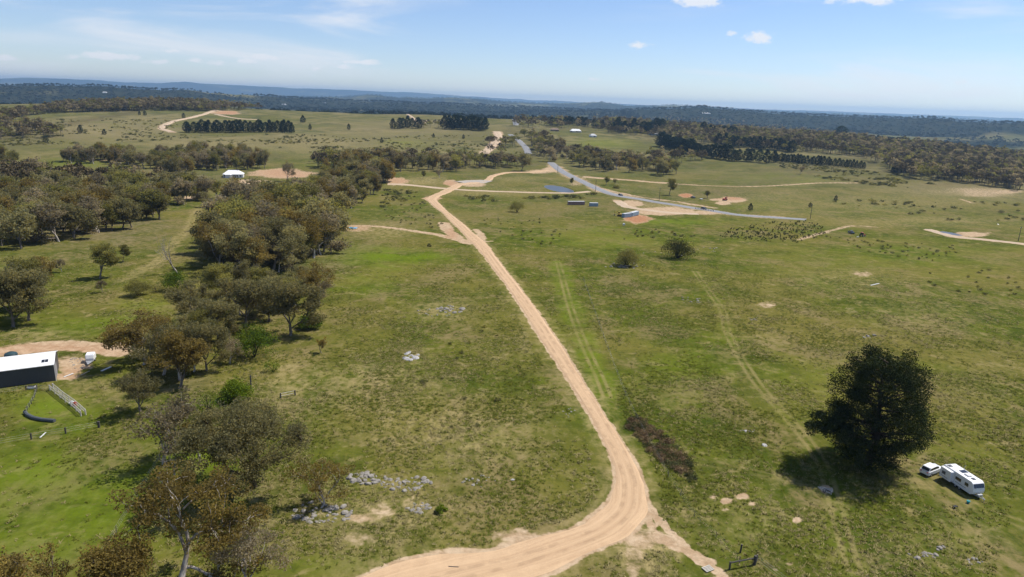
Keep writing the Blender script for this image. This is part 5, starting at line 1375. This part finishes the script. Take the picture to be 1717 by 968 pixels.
for a in [(755, 519, 22, 6, 22, (.7, 2.2), 'grey boulder in the outcrop on the slope above the pale slab', 'boulders of the slope outcrop', 1), (735, 524, 34, 6, 14, (.3, .9), 'small stone scattered around the slope outcrop', 'stones around the slope outcrop', 2),
          (615, 803, 30, 9, 34, (.5, 1.4), 'grey stone in the rock field uphill of the small gum', 'stones of the uphill rock field', 3), (682, 812, 38, 12, 40, (.4, 1.2), 'grey stone in the loose rock field right of the small gum', 'stones of the loose rock field', 4),
          (702, 852, 18, 8, 18, (.4, 1.1), 'grey stone in the lowest rock patch near the lime bush', 'stones of the lowest rock patch', 5), (540, 860, 45, 16, 40, (.5, 1.3), 'dark stone in the heap under the small pale-stemmed gum', 'stones under the small gum', 6),
          (800, 806, 28, 10, 14, (.3, .8), 'small stone on the slope right of the rock field', 'stones right of the rock field', 7), (1050, 445, 34, 5, 18, (.6, 1.8), 'boulder around the foot of the small grey-olive tree', 'boulders under the small tree', 8),
          (1105, 428, 34, 6, 10, (.4, 1.2), 'stone beside the dense dark spreading tree', 'stones beside the dark tree', 9), (1190, 420, 26, 5, 10, (.5, 1.5), 'pale stone right of the dense dark spreading tree', 'stones right of the dark tree', 10),
          (1160, 503, 18, 6, 12, (.4, 1.2), 'stone in the low outcrop beside the wheel tracks', 'stones of the low outcrop', 11), (1455, 564, 11, 3, 5, (.5, 1.3), 'flat stone on the paddock behind the great pine', 'stones behind the great pine', 12),
          (1540, 932, 26, 5, 9, (.4, 1.1), 'grey stone on the paddock below the caravan', 'stones below the caravan', 13), (1578, 920, 9, 3, 4, (.4, 1.0), 'grey stone just down the slope from the caravan', 'stones just below the caravan', 14),
          (1635, 941, 12, 4, 5, (.4, .9), 'grey stone in the paddock corner below the caravan', 'stones in the paddock corner', 15), (130, 610, 14, 9, 22, (.25, .7), 'grey rubble stone in the gravel heap by the shed', 'rubble by the shed', 16),
          (1265, 535, 8, 3, 4, (.5, 1.2), 'stone on the open paddock left of the great pine', 'stones left of the great pine', 17), (955, 692, 10, 8, 8, (.2, .6), 'small stone on the verge of the dirt road', 'stones on the road verge', 19)]:
    rocks(*a)
rocks(690, 597, 11, 7, 8, (.7, 2.2), 'pale flat slab bedded in the grass slope', 'pale slabs on the grass slope', 18, True)
rocks(1252, 722, 12, 4, 6, (.3, .8), 'pale stone beside the wheel tracks left of the pine', 'pale stones by the wheel tracks', 20, True)
rocks(1283, 748, 2, 1, 1, (1.2, 1.3), 'single big pale boulder left of the pine shadow', 'pale boulder', 21, True)
rocks(860, 804, 2, 1, 1, (.8, .9), 'single pale stone on the slope inside the road bend', 'pale stone', 22, True)

# the 290 that show largest are rocks of their own, the small rest is rubble
ROCK_LIST.sort(key=lambda q: -q[0])
for (_, p, ss, me, sc_, ro_, label, group) in ROCK_LIST[:290]:
    o_ = link('rock', me, None, (p[0], p[1], p[2] - ss * .03)); o_.scale = sc_; o_.rotation_euler = ro_
    tag(o_, label, 'rock', group)
rest = ROCK_LIST[290:]
scatter('rock_rubble', np.array([(p[0], p[1], p[2] - ss * .03) for (_, p, ss, *q) in rest]), ROCKS, np.array([q[2] for q in rest]), np.array([q[5][2] for q in rest]), 'small loose stones strewn through the rock patches of the paddocks', 'rubble', np.random.default_rng(3))

# ------------------------------------------------------------------ fences, rails, planks
def fence(pts, gap, label, h=1.15, post=.06, wires=3, mat=None, name='wire_fence', thick=None, rail=False):
    ln = ground([p[0] for p in pts], [p[1] for p in pts])[:, :2]
    s = np.concatenate([[0], np.cumsum(np.linalg.norm(np.diff(ln, axis=0), axis=1))])
    n = max(2, int(s[-1] / gap) + 1); tt = np.linspace(0, s[-1], n)
    X = np.interp(tt, s, ln[:, 0]); Y = np.interp(tt, s, ln[:, 1]); Z = height(X, Y)
    e = empty(name, (X[0], Y[0], Z[0]), 0, label, 'fence')
    R_ = [(X[i] - X[0], Y[i] - Y[0], Z[i] - Z[0]) for i in range(n)]
    for i, q in enumerate(R_):
        rr = post * (1.6 if i in (0, n - 1) else 1)
        MB().tube([(q[0], q[1], q[2] - .2), (q[0] + random.uniform(-.05, .05), q[1], q[2] + h)], rr, 6).build('post', mat or M_POST, e)
    for k in range(wires):
        z = h * (k + 1) / (wires + .15)
        MB().tube([(q[0], q[1], q[2] + z) for q in R_], thick or .012, 4).build('rail' if rail else 'wire', M_RAIL if rail else M_WIRE, e)
    return e
random.seed(5)
fence([(268, 772), (240, 818), (205, 878), (172, 932), (150, 975)], 4.5, 'thin wire fence running down the lower paddock to the snow gum', wires=3, thick=.007, post=.045)
fence([(-8, 748), (40, 739), (101, 729), (135, 723), (166, 717)], 4.0, 'post and wire fence below the green stock yard', h=1.2, post=.14, mat=M_POSTD)
fence([(-5, 661), (30, 656), (62, 652), (84, 654)], 4.0, 'low wire fence between the shed and the green yard', h=1.0, post=.09, mat=M_POSTD)
fence([(62, 652), (58, 668), (48, 685), (43, 694)], 1.5, 'rough picket fence on the left side of the green yard', h=.9, post=.07, mat=M_POSTD)
fence([(84, 655), (104, 671), (124, 686), (136, 698)], 2.6, 'pale timber rail fence along the green yard', h=1.2, post=.08, wires=2, rail=True, thick=.09, name='rail_fence', mat=M_RAIL)
fence([(89, 652), (109, 668), (129, 682), (144, 696)], 2.6, 'second pale timber rail fence behind the yard rails', h=1.2, post=.08, wires=2, rail=True, thick=.09, name='rail_fence', mat=M_RAIL)
fence([(978, 470), (1008, 555), (1030, 617), (1052, 672), (1080, 730), (1120, 800), (1165, 868), (1240, 945)], 5.5, 'long wire fence following the dirt road on its right side', wires=3, thick=.006, post=.04)
fence([(471, 668), (495, 663)], 2.5, 'short rail gate panel standing on the grass slope', h=1.1, post=.09, wires=2, rail=True, thick=.05, name='rail_fence', mat=M_POSTD)
fence([(1268, 942), (1330, 990)], 5, 'wire fence leaving the corner post at the paddock gate', wires=3, thick=.016)
fence([(1166, 350.5), (1180, 352.5), (1196, 355)], 2.2, 'dark roadside barrier beside the sealed road', h=1.0, post=.16, wires=2, rail=True, thick=.08, mat=M_POSTD, name='rail_fence')
# strainer assembly at the gate
p, q_ = G(1223, 955), G(1265, 947); rz, Ln = face_at(p, q_)
g_ = empty('fence_strainer', tuple(p), rz, 'heavy dark timber strainer posts with a cross rail at the paddock corner', 'fence post')
MB().tube([(0, 0, -.3), (0, 0, 1.2)], .13, 8).build('post', M_POSTD, g_); MB().tube([(Ln, 0, -.3), (Ln, 0, 1.45)], .2, 8).build('post', M_POSTD, g_); MB().tube([(0, 0, 1.05), (Ln, 0, 1.1)], .1, 8).build('rail', M_POSTD, g_)
tag(MB().tube([(0, 0, -.2), (.1, .05, 1.3)], .13, 8).build('timber_post', M_POSTD, None, tuple(G(1241, 927))), 'single leaning timber post behind the strainer posts', 'post')
p = G(1187, 955); pl = empty('pallet', tuple(p), .5, 'broken timber pallet lying at the end of the sandy spur', 'pallet')
for k in range(5): MB().box(-.7, .7, -.5 + k * .22, -.36 + k * .22, .14, .17).build('plank', M_RAIL, pl)
for k in range(3): MB().box(-.66 + k * .6, -.56 + k * .6, -.5, .5, .02, .14).build('bearer', M_POST, pl)
# burnt branch pile on the wheel tracks
p = G(1386, 823); bp_ = empty('branch_pile', tuple(p), 0, 'heap of burnt sticks and ash on the wheel tracks', 'branch pile')
rg = np.random.default_rng(66)
for k in range(26):
    a = rg.uniform(0, 6.28); r = rg.uniform(0, .9); l = rg.uniform(.6, 1.6); b_ = rg.uniform(0, 6.28)
    c_ = np.array([1.1 * r * math.cos(a), r * math.sin(a), .08 + .35 * (1 - r) * rg.random()]); d_ = np.array([math.cos(b_), math.sin(b_), rg.normal(0, .15)]) * l / 2
    MB().tube([c_ - d_, c_ + d_], rg.uniform(.03, .08), 5).build('stick', M_RAIL if k % 3 else M_POSTD, bp_)
def plank(px0, py0, px1, py1, label, mat=M_OFFW, w_=.3, h=.08, name='plank'):
    a, b_ = G(px0, py0), G(px1, py1); rz, Ln = face_at(a, b_)
    o_ = MB().box(0, Ln, -w_ / 2, w_ / 2, .06, .06 + h).build(name, mat, None, tuple(a), bevel=.01); o_.rotation_euler = (0, 0, rz)
    return tag(o_, label, 'plank')
plank(107, 633, 123, 627, 'white plank lying on the earth beside the shed'); plank(136, 630, 150, 623, 'thin pale pole lying by the trailer drawbar', M_RAIL, .14)
plank(170, 623, 186, 616, 'white board lying on the grass right of the trailer', M_OFFW, .5); plank(1460, 479, 1474, 476, 'white plank lying alone on the open paddock', M_OFFW, .45)
plank(67, 735, 77, 726, 'white broken plank against the yard fence', M_OFFW, .2); plank(1673, 376, 1679, 380, 'white board on the dry slope above the right-hand dam', M_OFFW, .8); plank(752, 951, 769, 952, 'dark stick lying on the dirt road', M_POSTD, .12)
plank(262, 802, 270, 792, 'pale fallen limb beside the wire fence', M_RAIL, .16)
# curved timber edging and bundles in the yard
ln = ground([42, 46, 56, 70, 92], [693, 698, 703, 706, 708]); a0 = ln[0]
tag(MB().tube([(q[0] - a0[0], q[1] - a0[1], q[2] - a0[2] + .3) for q in ln], .34, 8).build('timber_edging', plain('slate_dark_timber', (.075, .085, .09), .8), None, tuple(a0)), 'dark curved log edging round the bottom of the green yard', 'edging')
p = G(122, 679); bd = empty('bundle', tuple(p), -.5, 'white bundle with a reddish end beside the pale rails', 'bundle'); MB().box(-.8, .6, -.4, .4, .05, .7).build('sack', M_OFFW, bd, bevel=.15); MB().box(.6, 1.1, -.35, .35, .05, .8).build('crate', M_RED, bd, bevel=.05)
p = G(53, 652); bd = empty('bathtub', tuple(p), .2, 'pale old bathtub trough on the grass by the shed', 'trough'); MB().extrude([(-.75, .55), (.75, .55), (.62, .1), (-.62, .1)], 'y', -.35, .35).build('tub', M_OFFW, bd, bevel=.08); MB().box(-.64, .64, -.26, .26, .52, .56).build('water', M_GLASS, bd)
tag(MB().tube([(0, 0, -.2), (.05, 0, 3.0)], .16, 7).build('burnt_post', M_POSTD, None, tuple(G(421, 652))), 'tall burnt stump post among the green shrubs', 'post')

# ------------------------------------------------------------------ containers, machines, vehicles by the sealed road
def container(px0, py0, px1, py1, label, mat, top=M_LIDC, Ln=None, w_=2.44, h=2.6):
    a, b_ = G(px0, py0), G(px1, py1); rz, l0 = face_at(a, b_); Ln = Ln or l0
    c = empty('shipping_container', tuple(a), rz, label, 'container')
    b2 = MB()
    n = int(Ln / .6)
    b2.box(.03, Ln - .03, .03, w_ - .03, .1, h - .03); b2.build('body', mat, c)
    for k in range(n): MB().box(.12 + k * Ln / n, .12 + k * Ln / n + Ln / n * .5, -.005, .03, .22, h - .2).build('wall_rib', mat, c)
    MB().box(0, Ln, 0, w_, h - .03, h + .05).build('roof', top, c); MB().box(0, Ln, 0, w_, 0, .12).build('base_frame', M_CHAR, c)
    for yy in (.1, w_ / 2 + .03): MB().box(Ln - .025, Ln + .01, yy, yy + w_ / 2 - .14, .2, h - .15).build('door', mat, c)
    return c
container(953, 344, 980.5, 344, 'long maroon shipping container pair with a pale roof on the paddock', M_BROWNC); container(989, 346.5, 1003, 346.5, 'short blue-grey shipping container beside the maroon pair', M_BLUEC)
container(1047, 365.5, 1059, 364.5, 'blue-grey shipping container on the red earth pad next to the loader', M_BLUEC); container(1060.5, 363.5, 1071, 361.5, 'blue-grey shipping container at the far end of the red earth pad', M_BLUEC)
p = G(1046, 378); ib = empty('water_cube', tuple(p), .2, 'white caged water cube alone in the grass below the containers', 'tank'); MB().box(-.6, .6, -.5, .5, .15, 1.2).build('tank_body', M_WHITE, ib, bevel=.05); MB().box(-.62, .62, -.52, .52, 0, .15).build('pallet_base', M_CHAR, ib)
for k in range(4): MB().box(-.63, .63, -.53, -.5, .3 + k * .25, .33 + k * .25).build('cage_bar', M_STEEL, ib)
def digger(px, py, rz, paint, label, s=1.0):
    c = empty('excavator', tuple(G(px, py)), rz, label, 'excavator'); c.scale = (s,) * 3
    for yy in (-1.0, 1.0): MB().extrude([(-1.7, .45), (-1.35, .05), (1.35, .05), (1.7, .45), (1.35, .85), (-1.35, .85)], 'y', yy - .25, yy + .25).build('track', M_BLACK, c, bevel=.04)
    MB().box(-1.6, 1.0, -1.1, 1.1, .95, 1.8).build('body', paint, c, bevel=.08); MB().box(0, 1.1, -1.05, -.05, 1.8, 2.75).build('cab', M_GLASS, c, bevel=.05); MB().box(-.05, 1.15, -1.1, 0, 2.75, 2.85).build('cab_roof', paint, c)
    b2 = MB().tube([(1.0, .4, 1.4), (2.3, .4, 3.2), (3.7, .4, 2.7)], [.24, .22, .16], 6).build('boom', paint, c); MB().tube([(3.7, .4, 2.7), (3.4, .4, 1.0)], .13, 6).build('dipper_arm', paint, b2)
    MB().extrude([(3.05, 1.1), (3.7, 1.0), (3.6, .3), (3.1, .35)], 'y', .0, .8).build('bucket', M_CHAR, b2); return c
digger(1039, 363, 2.8, M_YELLOW, 'yellow excavator parked beside the blue-grey containers', 1.0); digger(1215, 336.5, .6, M_RED, 'red-brown excavator on the sandy earthworks beyond the road', 1.0)
a, b_ = G(1162, 332.5), G(1172, 334.5); car('ute', tuple(a), face_at(a, b_)[0], M_NAVY, 'dark ute parked on the red earth beyond the sealed road', 'ute', 'ute')
a, b_ = G(1176, 335), G(1184, 337); t2 = empty('flat_trailer', tuple(a), face_at(a, b_)[0], 'pale flat trailer behind the dark ute', 'trailer'); MB().box(-1.6, 1.6, -.95, .95, .6, .75).build('deck', M_LIDC, t2); MB().tube([(-1.6, 0, .6), (-2.8, 0, .5)], .06).build('drawbar', M_STEEL, t2)
for yy in (-.9, .9): wheel(t2, 0, yy)
a, b_ = G(1030, 326.3), G(1050, 331); car('car', tuple(G(1040.5, 328.6)), face_at(a, b_)[0], M_NAVY, 'dark car driving on the sealed road above the containers', 'car')
a, b_ = G(1170, 350), G(1190, 353); car('car', tuple(G(1180, 351.4)), face_at(a, b_)[0], M_NAVY, 'dark car at the roadside barrier on the sealed road', 'car')
a, b_ = G(1420, 391), G(1436, 396); car('ute', tuple(G(1427, 392)), face_at(a, b_)[0], M_NAVY, 'old dark ute beside the red tractor on the green rise', 'ute', 'ute')
tc_ = empty('tractor', tuple(G(1446, 397)), .5, 'faded red tractor standing by the old dark ute', 'tractor')
MB().box(-.2, 2.0, -.4, .4, .7, 1.35).build('bonnet', M_RED, tc_, bevel=.08); MB().box(-1.3, -.15, -.65, .65, 1.2, 2.4).build('cab', M_GLASS, tc_, bevel=.05); MB().box(-1.4, -.05, -.75, .75, 2.4, 2.52).build('cab_roof', M_RED, tc_)
for yy in (-.85, .85): wheel(tc_, -.8, yy, .75, .4); wheel(tc_, 1.5, yy * .8, .42, .25)
sm_ = MB().extrude([(-.6, .05), (.7, .05), (.55, .5), (-.4, .45)], 'y', -.4, .4).build('metal_sheet', M_OFFW, None, tuple(G(1438, 398)), bevel=.04); tag(sm_, 'pale crumpled metal box between old ute and red tractor', 'scrap')
# blue tarp at the end of the side track
a0 = G(591, 383); rg = np.random.default_rng(8); n = 9
V = np.array([[(i / (n - 1) - .5) * 4.6 + rg.normal(0, .08), (j / (n - 1) - .5) * 3.0 + rg.normal(0, .08), .12 + .45 * rg.random() * (1 - abs(i / (n - 1) - .5) * 1.6)] for i in range(n) for j in range(n)])
F = np.array([(i * n + j, (i + 1) * n + j, (i + 1) * n + j + 1, i * n + j + 1) for i in range(n - 1) for j in range(n - 1)])
tp = link('tarpaulin', mesh_np('tarpaulin', V, F, (M_BLUE,)), None, tuple(a0)); md = tp.modifiers.new('thick', 'SOLIDIFY'); md.thickness = .03
tag(tp, 'crumpled blue tarpaulin at the end of the side track', 'tarpaulin')
# power poles
def pole(px, py, hpx, label):
    p = G(px, py); H = min(max(hpx / px_per_m(p), 7.5), 12)
    e = empty('power_pole', tuple(p), R(35), label, 'power pole')
    MB().tube([(0, 0, -.3), (0, 0, H)], [.2, .13], 8).build('pole', M_POSTD, e)
    ar = MB().box(-1.1, 1.1, -.06, .06, H - .7, H - .55).build('crossarm', M_POST, e)
    for x_ in (-1.0, 0, 1.0):
        i_ = MB(); lathe(i_, [(.06, H - .55), (.07, H - .42), (.03, H - .35)], 8, (x_, 0)); i_.build('insulator', M_OFFW, ar)
pole(1105, 338, 22, 'timber power pole beside the sealed road near the open-crowned gum'); pole(1358.5, 367, 25, 'timber power pole at the end of the sealed road by the mound'); pole(1707, 405, 25, 'timber power pole beside the right-hand dirt track'); pole(998.5, 321.5, 19, 'timber power pole between the farm dam and sealed road')
pole(935, 290, 14, 'timber power pole where the sealed road leaves the creek belt')

# ------------------------------------------------------------------ houses
def house(px, py, wpx, roof, wall, label, depth=.55, rz=0.0, wing=True, hp=.42):
    p = G(px, py); Wd = wpx / px_per_m(p); Dp = max(5.0, min(Wd * depth, 9)); Hh = 2.8
    e = empty('house', tuple(p), rz, label, 'house')
    MB().box(-Wd / 2, Wd / 2, -Dp / 2, Dp / 2, -1.0, Hh).build('wall', wall, e)
    def hip(x0, x1, y0, y1, z, up):
        k = min(x1 - x0, y1 - y0) / 2; m = MB()
        o2 = .5; x0 -= o2; x1 += o2; y0 -= o2; y1 += o2
        if x1 - x0 > y1 - y0: r0, r1 = (x0 + k, (y0 + y1) / 2), (x1 - k, (y0 + y1) / 2); fs = [(0, 1, 5, 4), (1, 2, 5), (2, 3, 4, 5), (3, 0, 4)]
        else: r0, r1 = ((x0 + x1) / 2, y0 + k), ((x0 + x1) / 2, y1 - k); fs = [(0, 1, 4), (1, 2, 5, 4), (2, 3, 5), (3, 0, 4, 5)]
        return m.add([(x0, y0, z), (x1, y0, z), (x1, y1, z), (x0, y1, z), (*r0, z + up), (*r1, z + up)], fs + [(3, 2, 1, 0)])
    r_ = hip(-Wd / 2, Wd / 2, -Dp / 2, Dp / 2, Hh + .003, Dp * hp).build('roof', roof, e)
    MB().box(Wd * .2, Wd * .2 + .7, -.3, .3, Hh + .4, Hh + Dp * hp + .5).build('chimney', M_BRICK, r_)
    if wing:
        MB().box(-Wd * .36, -Wd * .08, -Dp / 2 - 3.0, -Dp / 2 + .01, -1.0, Hh - .1).build('wing_wall', wall, e); hip(-Wd * .36, -Wd * .08, -Dp / 2 - 3.0, -Dp / 2 + 2, Hh - .08, 1.6).build('wing_roof', roof, e)
    for x_ in (-.42, .05, .22, .38):
        w2 = MB().box(Wd * x_ - .6, Wd * x_ + .6, -Dp / 2 - .02, -Dp / 2 + .01, .9, 2.1).build('window', M_GLASS, e); MB().box(Wd * x_ - .68, Wd * x_ + .68, -Dp / 2 - .07, -Dp / 2 - .001, .82, .9).build('sill', M_OFFW, w2)
    MB().box(Wd * .13 - .45, Wd * .13 + .45, -Dp / 2 - .03, -Dp / 2 + .01, 0, 2.05).build('door', M_BRICK, e)
    return e
house(392, 297, 31, M_ROOFW, M_OFFW, 'white-roofed house under construction among the gums by the orange earth', .6, .25, True, .36)
house(880, 199, 12, M_ROOFW, M_CREAM, 'white-roofed farmhouse on the crest beside the sealed road', .5, .1, False)
house(893, 196, 10, M_GREENR, M_CREAM, 'green-roofed farmhouse left of its taller neighbour on the crest', .6); house(904, 196, 12, M_GREENR, M_CREAM, 'taller green-roofed farmhouse on the crest', .7)
house(930, 220, 14, M_BRICK, M_BRICK, 'low brown house at the top of the green slope', .4, 0, False); house(965, 222, 18, M_ROOFW, M_CREAM, 'pale-roofed homestead at the top of the green slope', .4, .1)
house(994, 230, 11, M_GREYR, M_OFFW, 'small grey shed house right of the pale homestead', .6, .3, False); house(1098, 227, 20, M_LIDC, M_BLUEC, 'pale-roofed blue house among the crest trees', .35, .1, False)
house(1081, 215, 9, M_ROOFW, M_CREAM, 'small white-roofed house behind the crest conifers', .5, 0, False); house(1185, 213, 20, M_LIDC, M_CREAM, 'large pale house on the wooded rise', .4, -.1); house(1202, 215, 14, M_GREYR, M_OFFW, 'long grey house beside the large pale house', .4, -.1, False)
house(1393, 228, 10, M_GREENR, M_CREAM, 'green-roofed house on the hilltop beside the big round conifer', .6, 0, False); house(1547, 244, 9, M_ROOFW, M_BLUEC, 'white-roofed house in the brown woods on the right-hand hill', .6, .3, False)
for (px, py, wpx, lab) in [(176, 156, 7, 'white farm building on the far blue hill behind the ridge forest'), (544, 173, 5, 'tiny white farm building in the far valley'), (476, 176, 7, 'white farm shed on the pale far field'), (1184, 191, 14, 'white farm buildings on the far blue ridge')]:
    house(px, py, wpx, M_ROOFW, M_OFFW, lab, .5, 0, False)

# ------------------------------------------------------------------ the air
hz = MB().box(-26000, 26000, -26000, 26000, float(GZ.min()) - 1.0, float(GZ.max()) + 12.0)
hm, t, o = new_mat('pale_haze')
pv = t.new('ShaderNodeVolumePrincipled', ins={'Color': (.46, .72, 1.0, 1), 'Density': 6.0e-5, 'Anisotropy': 0.35})
t.l.new(pv.outputs[0], o.inputs['Volume'])
ho = hz.build('haze', hm)
ho['kind'] = 'stuff'
